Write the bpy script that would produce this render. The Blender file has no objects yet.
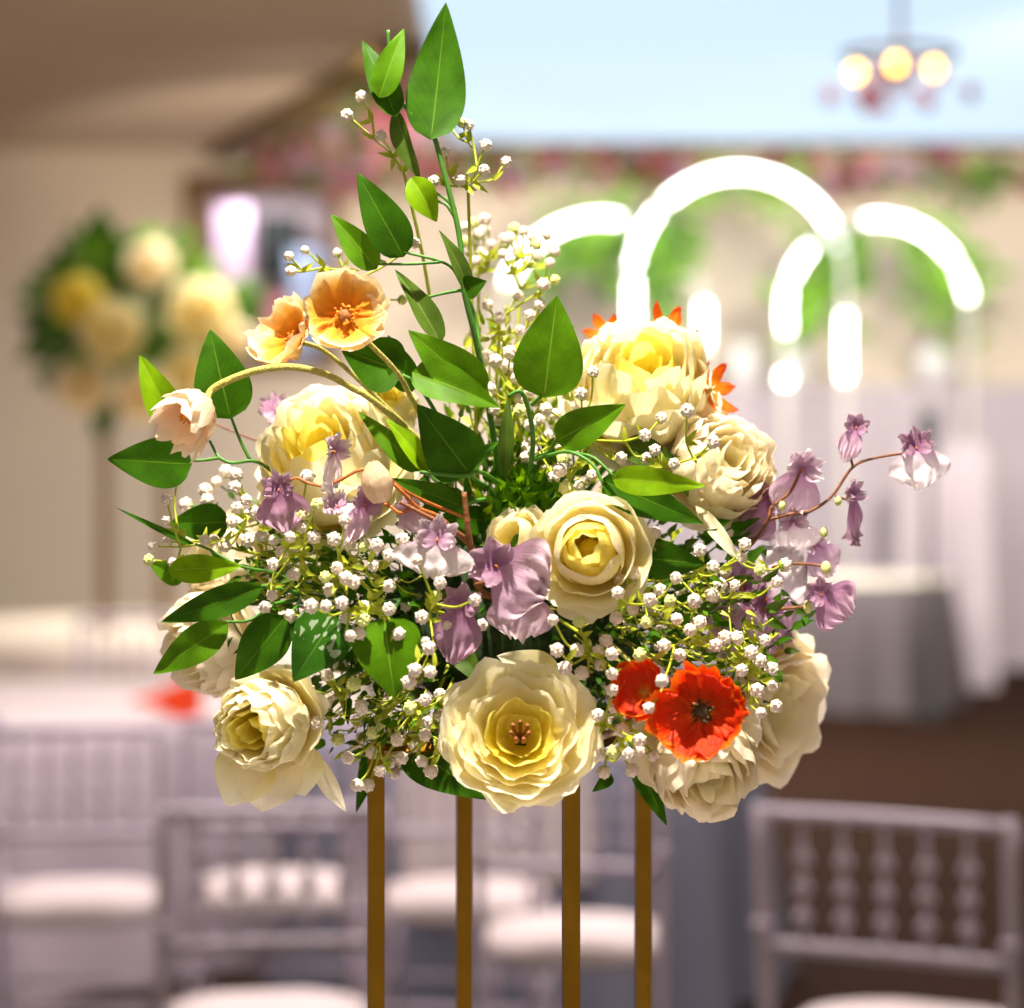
import bpy, math, random
from mathutils import Vector, Matrix, noise, Euler
R = random.Random(7)
PI = math.pi
SC = bpy.context.scene
COL = SC.collection
CAMZ = 1.64
F = 2500.0

def P(px, py, d):
    return Vector(((px - 512) * d / F, d, CAMZ - (py - 430) * d / F))

# ---------------------------------------------------------------- materials
def newmat(name):
    m = bpy.data.materials.new(name); m.use_nodes = True
    nt = m.node_tree
    for n in list(nt.nodes): nt.nodes.remove(n)
    out = nt.nodes.new('ShaderNodeOutputMaterial')
    return m, nt, out

def N(nt, t, **kw):
    n = nt.nodes.new(t)
    for k, v in kw.items():
        if k.startswith('i_'):
            key = k[2:]
            key = int(key) if key.isdigit() else key.replace('_', ' ')
            n.inputs[key].default_value = v
        else: setattr(n, k, v)
    return n

def c4(c): return (c[0], c[1], c[2], 1)

def plain(name, col, rough=.5, metal=0, trans=0, noise_amt=.08, scale=20, bump=0, emit=0, ecol=None, ior=1.45):
    m, nt, out = newmat(name)
    b = N(nt, 'ShaderNodeBsdfPrincipled')
    b.inputs['Roughness'].default_value = rough
    b.inputs['Metallic'].default_value = metal
    b.inputs['Transmission Weight'].default_value = trans
    b.inputs['IOR'].default_value = ior
    tc = N(nt, 'ShaderNodeTexCoord')
    nz = N(nt, 'ShaderNodeTexNoise'); nz.inputs['Scale'].default_value = scale; nz.inputs['Detail'].default_value = 4
    nt.links.new(tc.outputs['Object'], nz.inputs['Vector'])
    rp = N(nt, 'ShaderNodeValToRGB')
    rp.color_ramp.elements[0].position = .3; rp.color_ramp.elements[1].position = .7
    rp.color_ramp.elements[0].color = c4([max(0, x * (1 - noise_amt)) for x in col])
    rp.color_ramp.elements[1].color = c4([min(1, x * (1 + noise_amt)) for x in col])
    nt.links.new(nz.outputs['Fac'], rp.inputs[0])
    nt.links.new(rp.outputs[0], b.inputs['Base Color'])
    if bump:
        bp = N(nt, 'ShaderNodeBump'); bp.inputs['Strength'].default_value = bump; bp.inputs['Distance'].default_value = .002
        nt.links.new(nz.outputs['Fac'], bp.inputs['Height']); nt.links.new(bp.outputs[0], b.inputs['Normal'])
    if emit:
        b.inputs['Emission Color'].default_value = c4(ecol or col); b.inputs['Emission Strength'].default_value = emit
    nt.links.new(b.outputs[0], out.inputs[0])
    return m

def petalmat(name, stops, transl=.35, bump=.4, rough=.55, streak=14, bscale=160):
    """colour runs along the petal (uv.y: claw to rim) with fine streaks that fan out (uv.x)"""
    m, nt, out = newmat(name)
    uv = N(nt, 'ShaderNodeUVMap'); uv.uv_map = 'uv'
    sp = N(nt, 'ShaderNodeSeparateXYZ'); nt.links.new(uv.outputs[0], sp.inputs[0])
    mp = N(nt, 'ShaderNodeMapping'); mp.inputs['Scale'].default_value = (streak, 1.2, 1)
    nt.links.new(uv.outputs[0], mp.inputs[0])
    nz = N(nt, 'ShaderNodeTexNoise'); nz.inputs['Scale'].default_value = 2.0; nz.inputs['Detail'].default_value = 3
    nt.links.new(mp.outputs[0], nz.inputs['Vector'])
    ma = N(nt, 'ShaderNodeMath', operation='MULTIPLY_ADD'); ma.inputs[1].default_value = .28; ma.inputs[2].default_value = -.14
    nt.links.new(nz.outputs['Fac'], ma.inputs[0])
    ad = N(nt, 'ShaderNodeMath', operation='ADD'); nt.links.new(ma.outputs[0], ad.inputs[0]); nt.links.new(sp.outputs[1], ad.inputs[1])
    rp = N(nt, 'ShaderNodeValToRGB')
    el = rp.color_ramp.elements
    el[0].position = stops[0][0]; el[0].color = c4(stops[0][1])
    el[1].position = stops[-1][0]; el[1].color = c4(stops[-1][1])
    for p, c in stops[1:-1]:
        e = el.new(p); e.color = c4(c)
    nt.links.new(ad.outputs[0], rp.inputs[0])
    b = N(nt, 'ShaderNodeBsdfPrincipled'); b.inputs['Roughness'].default_value = rough
    b.inputs['Specular IOR Level'].default_value = .25
    nt.links.new(rp.outputs[0], b.inputs['Base Color'])
    t = N(nt, 'ShaderNodeBsdfTranslucent'); nt.links.new(rp.outputs[0], t.inputs[0])
    if bump:
        tc = N(nt, 'ShaderNodeTexCoord')
        n2 = N(nt, 'ShaderNodeTexNoise'); n2.inputs['Scale'].default_value = bscale; n2.inputs['Detail'].default_value = 2
        nt.links.new(tc.outputs['Object'], n2.inputs['Vector'])
        mx = N(nt, 'ShaderNodeMath', operation='ADD'); nt.links.new(nz.outputs['Fac'], mx.inputs[0]); nt.links.new(n2.outputs['Fac'], mx.inputs[1])
        bp = N(nt, 'ShaderNodeBump'); bp.inputs['Strength'].default_value = bump; bp.inputs['Distance'].default_value = .0012
        nt.links.new(mx.outputs[0], bp.inputs['Height']); nt.links.new(bp.outputs[0], b.inputs['Normal'])
    mix = N(nt, 'ShaderNodeMixShader'); mix.inputs[0].default_value = transl
    nt.links.new(b.outputs[0], mix.inputs[1]); nt.links.new(t.outputs[0], mix.inputs[2])
    nt.links.new(mix.outputs[0], out.inputs[0])
    return m

def leafmat(name, col, vein, transl=.2, rough=.5, marks=False):
    m, nt, out = newmat(name)
    uv = N(nt, 'ShaderNodeUVMap'); uv.uv_map = 'uv'
    sp = N(nt, 'ShaderNodeSeparateXYZ'); nt.links.new(uv.outputs[0], sp.inputs[0])
    def math_(op, a, b=None, c=None):
        n = N(nt, 'ShaderNodeMath', operation=op)
        for i, v in enumerate((a, b, c)):
            if v is None: continue
            if isinstance(v, (int, float)): n.inputs[i].default_value = v
            else: nt.links.new(v, n.inputs[i])
        return n.outputs[0]
    au = math_('ABSOLUTE', math_('SUBTRACT', sp.outputs[0], .5))
    mid = math_('LESS_THAN', au, .014)
    sv = math_('SINE', math_('MULTIPLY', math_('SUBTRACT', sp.outputs[1], math_('MULTIPLY', au, .55)), 75.0))
    sv = math_('GREATER_THAN', sv, .9)
    fac = math_('MAXIMUM', math_('MULTIPLY', mid, .85), math_('MULTIPLY', sv, .10))
    tc = N(nt, 'ShaderNodeTexCoord')
    nz = N(nt, 'ShaderNodeTexNoise'); nz.inputs['Scale'].default_value = 60; nz.inputs['Detail'].default_value = 3
    nt.links.new(tc.outputs['Object'], nz.inputs['Vector'])
    rp = N(nt, 'ShaderNodeValToRGB')
    rp.color_ramp.elements[0].position = .35; rp.color_ramp.elements[1].position = .68
    rp.color_ramp.elements[0].color = c4([x * .8 for x in col]); rp.color_ramp.elements[1].color = c4([x * 1.2 for x in col])
    nt.links.new(nz.outputs['Fac'], rp.inputs[0])
    mix = N(nt, 'ShaderNodeMix', data_type='RGBA'); nt.links.new(fac, mix.inputs[0])
    nt.links.new(rp.outputs[0], mix.inputs[6]); mix.inputs[7].default_value = c4(vein)
    colr = mix.outputs[2]
    if marks:      # frosty white worn patches towards the leaf base
        v = N(nt, 'ShaderNodeTexNoise'); v.inputs['Scale'].default_value = 5.0; v.inputs['Detail'].default_value = 1
        mp = N(nt, 'ShaderNodeMapping'); mp.inputs['Scale'].default_value = (1.6, 1.1, 1); nt.links.new(uv.outputs[0], mp.inputs[0]); nt.links.new(mp.outputs[0], v.inputs['Vector'])
        k = math_('MULTIPLY', math_('GREATER_THAN', v.outputs['Fac'], .56), math_('MULTIPLY', math_('LESS_THAN', sp.outputs[1], .5), math_('GREATER_THAN', sp.outputs[1], .08)))
        m2 = N(nt, 'ShaderNodeMix', data_type='RGBA'); nt.links.new(math_('MULTIPLY', k, .7), m2.inputs[0])
        nt.links.new(colr, m2.inputs[6]); m2.inputs[7].default_value = (.5, .62, .42, 1); colr = m2.outputs[2]
    b = N(nt, 'ShaderNodeBsdfPrincipled'); b.inputs['Roughness'].default_value = rough
    b.inputs['Specular IOR Level'].default_value = .12
    nt.links.new(colr, b.inputs['Base Color'])
    bp = N(nt, 'ShaderNodeBump'); bp.inputs['Strength'].default_value = .35; bp.inputs['Distance'].default_value = .001
    hh = math_('ADD', math_('MULTIPLY', fac, 1.5), nz.outputs['Fac'])
    nt.links.new(hh, bp.inputs['Height']); nt.links.new(bp.outputs[0], b.inputs['Normal'])
    t = N(nt, 'ShaderNodeBsdfTranslucent'); nt.links.new(colr, t.inputs[0])
    mx = N(nt, 'ShaderNodeMixShader'); mx.inputs[0].default_value = transl
    nt.links.new(b.outputs[0], mx.inputs[1]); nt.links.new(t.outputs[0], mx.inputs[2])
    nt.links.new(mx.outputs[0], out.inputs[0])
    return m

M = {}
M['cream'] = petalmat('cream petal', [(0, (.82, .56, .03)), (.33, (.90, .74, .16)), (.68, (.96, .88, .50)), (1, (.98, .93, .74))], .45, rough=.7)
M['yolk'] = petalmat('yellow inner petal', [(0, (.84, .60, .01)), (.5, (.92, .78, .08)), (1, (.96, .88, .28))], .5, rough=.7)
M['pale'] = petalmat('pale ivory petal', [(0, (.86, .60, .12)), (.3, (.95, .82, .46)), (1, (.98, .91, .76))], .45, rough=.7)
M['peach'] = petalmat('peach poppy petal', [(0, (.75, .20, .01)), (.35, (.88, .36, .015)), (.62, (.92, .52, .08)), (.85, (.95, .74, .38)), (1, (.96, .86, .66))], .35, .9, streak=20)
M['peachpale'] = petalmat('faded peach petal', [(0, (.85, .40, .06)), (.25, (.9, .62, .34)), (1, (.94, .80, .64))], .35, .9, streak=20)
M['red'] = petalmat('red poppy petal', [(0, (.90, .38, .01)), (.25, (.80, .07, .003)), (.8, (.78, .035, .003)), (1, (.9, .2, .01))], .3, .8, streak=18)
M['orange'] = petalmat('orange petal', [(0, (.92, .45, .02)), (.5, (.88, .20, .006)), (1, (.85, .10, .004))], .4, .6, streak=16)
M['lilac'] = petalmat('lilac petal', [(0, (.42, .16, .36)), (.35, (.60, .38, .56)), (.8, (.76, .58, .70)), (1, (.90, .80, .84))], .35, .6, streak=20)
M['mauve'] = petalmat('mauve petal', [(0, (.34, .12, .28)), (.5, (.48, .26, .42)), (1, (.62, .42, .54))], .35, .6, streak=20)
M['whitelilac'] = petalmat('white lilac petal', [(0, (.58, .32, .54)), (.3, (.82, .70, .80)), (1, (.92, .86, .89))], .35, .6, streak=20)
M['g_dark'] = leafmat('dark shaded green leaf', (.034, .115, .001), (.11, .23, .012))  # dark, mid and bright greens: mostly painted light and shade, partly leaf colour
M['g_mid'] = leafmat('mid green leaf', (.078, .200, .001), (.18, .34, .02))
M['g_bright'] = leafmat('bright lit green leaf', (.20, .38, .002), (.32, .50, .03), .3)  # brighter copy: light on the leaves put into the green, plus their own tone
M['g_olive'] = leafmat('olive leaf', (.075, .135, .015), (.16, .24, .05))
M['g_marks'] = leafmat('frosted dark leaf', (.032, .125, .006), (.10, .24, .03), marks=True)
M['stem'] = plain('green stem', (.07, .22, .02), .5, bump=.3, scale=200)
M['ystem'] = plain('yellow green stem', (.42, .47, .025), .5, bump=.3, scale=200)
M['fuzzy'] = plain('fuzzy poppy stem', (.55, .50, .12), .8, noise_amt=.35, bump=1.0, scale=700)
M['bstem'] = plain('red brown stem', (.22, .075, .025), .5, noise_amt=.3, bump=.6, scale=300)
M['ostem'] = plain('orange brown stem', (.48, .14, .03), .5, noise_amt=.25, bump=.6, scale=300)
M['floret'] = plain('white floret', (.82, .70, .62), .6, noise_amt=.08, scale=150, bump=.3)
M['florety'] = plain('greenish floret', (.72, .76, .28), .6, noise_amt=.15, scale=150, bump=.3)
M['sepal'] = plain('green sepal', (.38, .48, .05), .5, noise_amt=.2, scale=100)
M['stamen'] = plain('brown stamen', (.30, .10, .02), .6, noise_amt=.3, scale=400, bump=.5)
M['ostamen'] = plain('orange stamen', (.80, .26, .01), .6, noise_amt=.3, scale=500, bump=.5)
M['dark'] = plain('dark poppy heart', (.07, .05, .02), .6, noise_amt=.4, scale=500, bump=.5)
M['foam'] = plain('floral foam moss', (.018, .040, .008), .9, noise_amt=.5, scale=80, bump=1)
M['gold'] = plain('brushed gold', (.25, .125, .012), .36, metal=1, noise_amt=.12, scale=30)
M['cloth'] = plain('white table linen', (.70, .63, .61), .85, noise_amt=.03, scale=6)
M['creamcloth'] = plain('cream table linen', (.86, .76, .64), .85, noise_amt=.03, scale=6)
M['lilaccloth'] = plain('lilac grey linen', (.52, .45, .50), .8, noise_amt=.05, scale=4)
M['greycloth'] = plain('blue grey linen', (.20, .21, .27), .85, noise_amt=.05, scale=4)
M['darkcloth'] = plain('dark grey linen', (.13, .11, .12), .85, noise_amt=.05, scale=4)
M['chair'] = plain('silver resin chair', (.74, .66, .76), .25, trans=.12, noise_amt=.04)
M['cushion'] = plain('white chair cushion', (.74, .66, .63), .8, noise_amt=.03)
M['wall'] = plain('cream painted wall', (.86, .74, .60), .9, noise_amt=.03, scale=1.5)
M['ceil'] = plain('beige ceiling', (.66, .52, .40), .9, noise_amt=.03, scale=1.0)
M['floor'] = plain('brown carpet', (.030, .0135, .008), .8, noise_amt=.2, scale=8, bump=.2)
M['floor'].node_tree.nodes['Principled BSDF'].inputs['Specular IOR Level'].default_value = .03
M['wood'] = plain('dark olive timber', (.17, .11, .02), .6, noise_amt=.3, scale=8)
M['frame'] = plain('brown window frame', (.24, .13, .045), .6, noise_amt=.2, scale=8)
M['black'] = plain('black fabric', (.012, .016, .014), .8)
M['greyleg'] = plain('grey metal', (.3, .3, .3), .4, metal=.8)
M['led'] = plain('white LED tube', (1, 1, 1), .5, emit=9.0, ecol=(1, .98, .93))
M['leddim'] = plain('soft LED lamp', (1, 1, 1), .5, emit=1.1, ecol=(.95, .97, 1))
M['bulb'] = plain('warm bulb', (1, .8, .3), .5, emit=7.0, ecol=(1, .50, .06))
M['bluelight'] = plain('blue white luminous ceiling', (.10, .12, .14), .9, emit=.60, ecol=(.62, .80, 1.0), noise_amt=.02)
M['hoop'] = plain('white arch hoop', (.9, .87, .8), .5)
M['farleaf'] = plain('garland leaf', (.16, .34, .02), .6, noise_amt=.4, scale=10)
M['fargreen'] = plain('dark garland leaf', (.05, .15, .012), .6, noise_amt=.4, scale=10)
M['dpink'] = plain('dusty pink blossom', (.66, .25, .30), .7, noise_amt=.2)
M['burg'] = plain('burgundy blossom', (.36, .06, .09), .7, noise_amt=.2)
M['dviolet'] = plain('dusky violet blossom', (.48, .32, .46), .7, noise_amt=.2)
M['napkin'] = plain('orange red napkin', (.90, .065, .004), .7)
M['bluecloth'] = plain('pale blue fabric', (.50, .62, .88), .7)
M['pinkcloth'] = plain('pale pink lilac fabric', (.74, .56, .72), .7)
M['glassw'] = plain('frosted white lantern glass', (.92, .90, .90), .3)

# ---------------------------------------------------------------- builders
ORG = {}
def tag(o, label=None, cat=None, group=None, kind=None):
    if label: o['label'] = label
    if cat: o['category'] = cat
    if group: o['group'] = group
    if kind: o['kind'] = kind
    return o

def thing(name, loc, label, cat, group=None):
    o = bpy.data.objects.new(name, None); COL.objects.link(o)
    o.empty_display_size = .05
    o.location = loc; ORG[o] = Vector(loc)
    return tag(o, label, cat, group)

def link_mesh(name, V, Fs, mats, parent=None, uvs=None, fm=None, smooth=True, loc=None):
    """V world coordinates; mesh stored relative to its own origin"""
    porg = ORG.get(parent, Vector((0, 0, 0))) if parent else Vector((0, 0, 0))
    org = Vector(loc) if loc is not None else porg
    me = bpy.data.meshes.new(name)
    me.from_pydata([tuple(Vector(v) - org) for v in V], [], Fs)
    if not isinstance(mats, (list, tuple)): mats = [mats]
    for m in mats: me.materials.append(m)
    if fm: me.polygons.foreach_set('material_index', fm)
    me.polygons.foreach_set('use_smooth', [smooth] * len(Fs))
    if uvs:
        l = me.uv_layers.new(name='uv')
        for p in me.polygons:
            for li, vi in zip(p.loop_indices, p.vertices): l.data[li].uv = uvs[vi]
    me.update()
    o = bpy.data.objects.new(name, me); COL.objects.link(o)
    if parent: o.parent = parent
    o.location = org - porg
    ORG[o] = org
    return o

class MB:
    def __init__(s): s.V = []; s.F = []; s.U = []; s.M = []
    def add(s, V, Fs, U=None, mi=0):
        k = len(s.V); s.V += [Vector(v) for v in V]; s.F += [tuple(i + k for i in f) for f in Fs]
        s.U += (U if U else [(0, 0)] * len(V)); s.M += [mi] * len(Fs); return s
    def build(s, name, mats, parent=None, smooth=True, loc=None):
        return link_mesh(name, s.V, s.F, mats, parent, s.U, s.M, smooth, loc)

def grid(nu, nv, fn):
    V = []; U = []
    for j in range(nv + 1):
        for i in range(nu + 1):
            u = -1 + 2 * i / nu; v = j / nv
            V.append(Vector(fn(u, v))); U.append((u * .5 + .5, v))
    Fs = [(j * (nu + 1) + i, j * (nu + 1) + i + 1, (j + 1) * (nu + 1) + i + 1, (j + 1) * (nu + 1) + i) for j in range(nv) for i in range(nu)]
    return V, Fs, U

def smoothpath(pts, n=6):
    pts = [Vector(p) for p in pts]
    if len(pts) < 3:
        return [pts[0].lerp(pts[1], i / n) for i in range(n + 1)]
    out = []
    e = [pts[0] * 2 - pts[1]] + pts + [pts[-1] * 2 - pts[-2]]
    for i in range(1, len(e) - 2):
        p0, p1, p2, p3 = e[i - 1:i + 3]
        for k in range(n):
            t = k / n
            out.append(.5 * ((2 * p1) + (p2 - p0) * t + (2 * p0 - 5 * p1 + 4 * p2 - p3) * t * t + (3 * p1 - p0 - 3 * p2 + p3) * t ** 3))
    out.append(pts[-1]); return out

def tube(pts, r0, r1=None, seg=6, n=6, smooth=True):
    if r1 is None: r1 = r0
    pp = smoothpath(pts, n) if smooth else [Vector(p) for p in pts]
    V = []; Fs = []
    up = Vector((.3, 1, .2)).normalized()
    L = len(pp)
    for i, p in enumerate(pp):
        t = (pp[min(i + 1, L - 1)] - pp[max(i - 1, 0)])
        t = t.normalized() if t.length > 1e-9 else Vector((0, 0, 1))
        a = t.cross(up)
        a = a.normalized() if a.length > 1e-3 else t.orthogonal().normalized()
        b = t.cross(a); r = r0 + (r1 - r0) * i / (L - 1)
        for k in range(seg):
            an = 2 * PI * k / seg; V.append(p + a * (math.cos(an) * r) + b * (math.sin(an) * r))
    for i in range(L - 1):
        for k in range(seg):
            Fs.append((i * seg + k, i * seg + (k + 1) % seg, (i + 1) * seg + (k + 1) % seg, (i + 1) * seg + k))
    Fs.append(tuple(range(seg))[::-1]); Fs.append(tuple((L - 1) * seg + k for k in range(seg)))
    return V, Fs

def box(x0, x1, y0, y1, z0, z1):
    V = [(x, y, z) for z in (z0, z1) for y in (y0, y1) for x in (x0, x1)]
    Fs = [(0, 2, 3, 1), (4, 5, 7, 6), (0, 1, 5, 4), (2, 6, 7, 3), (0, 4, 6, 2), (1, 3, 7, 5)]
    return V, Fs

def lathe(prof, seg, c=(0, 0, 0), fold=None):
    V = []; Fs = []; c = Vector(c)
    for (r, z) in prof:
        for k in range(seg):
            a = 2 * PI * k / seg
            rr = r + (fold(a, z) if fold else 0)
            V.append(c + Vector((rr * math.cos(a), rr * math.sin(a), z)))
    for j in range(len(prof) - 1):
        for k in range(seg):
            Fs.append((j * seg + k, j * seg + (k + 1) % seg, (j + 1) * seg + (k + 1) % seg, (j + 1) * seg + k))
    return V, Fs

def ico_lump(sub, amp, seed, freq=3.0, squash=1.0):
    import bmesh
    bm = bmesh.new(); bmesh.ops.create_icosphere(bm, subdivisions=sub, radius=1)
    for v in bm.verts:
        d = noise.voronoi(v.co * freq * .5 + Vector((seed * 3.1, 0, 0)))[0]
        v.co = v.co * (1 - amp + amp * 1.6 * (d[1] - d[0])); v.co.z *= squash
    V = [v.co.copy() for v in bm.verts]; Fs = [tuple(x.index for x in f.verts) for f in bm.faces]
    bm.free(); return V, Fs

def facing(fx, fy, fz, roll=0):
    """matrix with local Z along right/up/toward-the-camera vector"""
    z = Vector((fx, -fz, fy)).normalized()
    up = Vector((0, 0, 1)) if abs(z.z) < .93 else Vector((0, 1, 0))
    x = up.cross(z).normalized(); y = z.cross(x)
    m = Matrix((x, y, z)).transposed()
    return m @ Matrix.Rotation(math.radians(roll), 3, 'Z')

# ---------------------------------------------------------------- leaves
def leaf_geo(base, tip, width, fold=.25, curl=.06, roll=0, wave=.02, seed=0, prof=.62, nu=10, nv=18):
    a = tip - base; L = a.length; a = a / L
    s = a.cross(Vector((0, 1, 0)))
    s = s.normalized() if s.length > .05 else a.orthogonal().normalized()
    s = Matrix.Rotation(math.radians(roll), 3, a) @ s
    n = s.cross(a); n = -n if n.y > 0 else n       # n towards the camera side
    w = width / 2
    def fn(u, t):
        pr = (max(0, math.sin(PI * t ** prof))) ** .85 * (1 - .15 * t)
        if t > .995: pr = 0
        ww = w * pr / .95
        q = base + a * (L * t) + n * (curl * L * math.sin(PI * t)) + s * (u * ww * math.cos(fold * .6))
        q += n * (abs(u) * ww * fold - wave * L * math.sin(t * 11 + seed + u * 2) * abs(u) ** 2 * .5)
        return q
    return grid(nu, nv, fn)

def sprig(label, root, stems, leaves, mat_stem='stem', cat='leaf sprig', name='leaf_sprig', group=None, r=.0016):
    """stems: list of ([(px,py,d)...], radius) ; leaves: (base px,py,d),(tip px,py,d), width px, mat, kwargs"""
    t = thing(name, P(*root), label, cat, group)
    mb = MB()
    for s in stems:
        pts, rr = s
        V, Fs = tube([P(*p) for p in pts], rr, rr * .75, 7, 7); mb.add(V, Fs)
    mb.build('stem', M[mat_stem], t)
    for i, lf in enumerate(leaves):
        b, e, wpx, mat = lf[:4]; kw = lf[4] if len(lf) > 4 else {}
        B = P(*b); E = P(*e)
        V, Fs, U = leaf_geo(B, E, wpx * b[2] / F, seed=i, **kw)
        link_mesh('leaf', V, Fs, M[mat], t, U)
    return t

# tall sprig rising from the middle
sprig('tall green leaf sprig rising highest out of the bouquet to the top edge', (505, 520, 1.97),
      [([(505, 520, 1.97), (494, 440, 1.95), (478, 350, 1.93), (464, 290, 1.92), (460, 240, 1.92), (450, 195, 1.92), (438, 150, 1.92), (433, 132, 1.92)], .0026),
       ([(462, 285, 1.92), (452, 268, 1.91), (436, 260, 1.90), (404, 252, 1.90)], .0014),
       ([(440, 262, 1.90), (410, 264, 1.90), (376, 264, 1.91)], .0013),
       ([(462, 290, 1.92), (445, 293, 1.92), (428, 297, 1.92)], .0014),
       ([(455, 218, 1.92), (446, 205, 1.92), (434, 200, 1.92)], .0013),
       ([(456, 210, 1.92), (444, 198, 1.92), (430, 190, 1.92)], .0013),
       ([(433, 132, 1.92), (415, 118, 1.92), (396, 92, 1.92), (390, 60, 1.92), (388, 30, 1.92)], .0018),
       ([(480, 360, 1.93), (476, 320, 1.94), (464, 289, 1.93)], .0018)],
      [((431, 140, 1.915), (446, 2, 1.93), 60, 'g_dark', dict(fold=.1, curl=-.05)),
       ((396, 117, 1.91), (362, 40, 1.93), 32, 'g_dark', dict(fold=.2, roll=15)),
       ((379, 98, 1.905), (404, 28, 1.92), 30, 'g_mid', dict(fold=.2)),
       ((395, 106, 1.925), (421, 180, 1.915), 24, 'g_olive', dict(fold=.5, roll=30, prof=.9)),
       ((411, 177, 1.91), (437, 222, 1.91), 32, 'g_bright', dict(fold=.4, prof=.8, curl=.12)),
       ((404, 257, 1.90), (357, 172, 1.90), 44, 'g_dark', dict(fold=.12)),
       ((377, 269, 1.905), (331, 214, 1.91), 31, 'g_mid', dict(fold=.3)),
       ((469, 290, 1.90), (439, 230, 1.90), 19, 'g_olive', dict(fold=.5, roll=25)),
       ((465, 289, 1.897), (487, 281, 1.89), 24, 'g_dark', dict(fold=.2, prof=.5)),
       ((441, 344, 1.90), (395, 270, 1.92), 27, 'g_olive', dict(fold=.6, roll=20))])
# hero leaf sprig
sprig('leaf sprig with the broad upright bright leaf at the centre and three leaves reaching right', (536, 520, 1.93),
      [([(536, 520, 1.93), (531, 470, 1.91), (533, 440, 1.90), (529, 412, 1.89), (521, 392, 1.88), (508, 396, 1.88)], .0022),
       ([(532, 405, 1.885), (537, 400, 1.88), (541, 397, 1.875)], .0018),
       ([(534, 460, 1.90), (550, 455, 1.88), (570, 452, 1.87), (592, 464, 1.86), (603, 483, 1.855)], .0016),
       ([(575, 453, 1.87), (594, 458, 1.86), (614, 476, 1.85)], .0014),
       ([(533, 458, 1.90), (548, 452, 1.89), (557, 440, 1.88)], .0015)],
      [((544, 398, 1.87), (557, 295, 1.865), 70, 'g_mid', dict(fold=.12, curl=.04)),
       ((556, 441, 1.88), (626, 404, 1.87), 40, 'g_mid', dict(fold=.25)),
       ((612, 478, 1.85), (706, 486, 1.84), 30, 'g_bright', dict(fold=.2, curl=.08)),
       ((601, 480, 1.86), (704, 524, 1.85), 40, 'g_dark', dict(fold=.15, curl=.06))])
# left centre cluster
sprig('cluster of large glossy leaves fanning left from the middle under the peach poppies', (500, 515, 1.95),
      [([(500, 515, 1.95), (490, 490, 1.93), (470, 474, 1.90), (440, 420, 1.92), (418, 385, 1.92), (402, 375, 1.92)], .0020),
       ([(512, 502, 1.94), (500, 485, 1.92), (480, 472, 1.89), (462, 476, 1.885), (420, 472, 1.885)], .0020),
       ([(507, 500, 1.93), (480, 500, 1.90), (462, 508, 1.90)], .0018)],
      [((484, 396, 1.885), (408, 330, 1.88), 48, 'g_mid', dict(fold=.15)),
       ((412, 372, 1.882), (501, 408, 1.87), 42, 'g_mid', dict(fold=.3, roll=-15)),
       ((403, 372, 1.92), (341, 349, 1.91), 58, 'g_dark', dict(fold=.35, curl=-.12)),
       ((412, 392, 1.925), (388, 335, 1.925), 30, 'g_dark', dict(fold=.3)),
       ((470, 474, 1.892), (417, 404, 1.885), 60, 'g_dark', dict(fold=.12, prof=.55)),
       ((420, 471, 1.90), (358, 411, 1.905), 24, 'g_mid', dict(fold=.4)),
       ((428, 472, 1.895), (385, 418, 1.90), 24, 'g_bright', dict(fold=.5, roll=25)),
       ((462, 506, 1.90), (390, 478, 1.89), 26, 'g_dark', dict(fold=.2)),
       ((505, 478, 1.935), (508, 396, 1.93), 17, 'g_olive', dict(fold=.4, prof=.8)),
       ((448, 478, 1.93), (500, 440, 1.93), 22, 'g_dark', dict(fold=.3)),
       ((490, 520, 1.95), (430, 520, 1.94), 30, 'g_dark', dict(fold=.2))])
# left trio
sprig('sprig of three broad leaves round the drooping poppy at the far left', (300, 500, 1.97),
      [([(300, 500, 1.97), (270, 470, 1.94), (253, 461, 1.92), (232, 463, 1.92), (219, 457, 1.92), (210, 441, 1.93)], .0016),
       ([(250, 460, 1.92), (240, 440, 1.92), (231, 417, 1.92)], .0015),
       ([(219, 458, 1.92), (205, 460, 1.91), (190, 461, 1.91)], .0014)],
      [((231, 419, 1.915), (210, 329, 1.92), 58, 'g_dark', dict(fold=.15)),
       ((176, 427, 1.94), (139, 354, 1.94), 36, 'g_bright', dict(fold=.25)),
       ((192, 464, 1.905), (107, 459, 1.90), 52, 'g_dark', dict(fold=.15))])
# lower left
sprig('leafy branch spreading at the lower left with a light leaf and a knife thin leaf', (350, 600, 1.95),
      [([(350, 600, 1.95), (310, 595, 1.92), (285, 590, 1.90), (262, 586, 1.88)], .0018),
       ([(300, 600, 1.92), (275, 604, 1.89), (250, 620, 1.88), (226, 622, 1.87)], .0015),
       ([(300, 600, 1.92), (296, 607, 1.90), (286, 617, 1.88)], .0015),
       ([(310, 595, 1.92), (280, 575, 1.90), (240, 566, 1.88), (210, 550, 1.88), (195, 544, 1.88)], .0013)],
      [((229, 522, 1.95), (168, 524, 1.94), 40, 'g_dark', dict(fold=.2, prof=.7)),
       ((196, 546, 1.90), (115, 507, 1.89), 7, 'g_dark', dict(fold=.2, roll=0)),
       ((168, 570, 1.87), (242, 566, 1.87), 30, 'g_bright', dict(fold=.25, curl=.05, prof=.75)),
       ((184, 580, 1.93), (148, 562, 1.93), 22, 'g_mid', dict(fold=.2)),
       ((263, 587, 1.86), (161, 622, 1.86), 32, 'g_dark', dict(fold=.25, curl=.05, prof=.75)),
       ((228, 623, 1.865), (153, 674, 1.86), 38, 'g_mid', dict(fold=.25, curl=.06, prof=.75)),
       ((286, 616, 1.87), (235, 680, 1.875), 48, 'g_dark', dict(fold=.25, prof=.7))])
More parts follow.
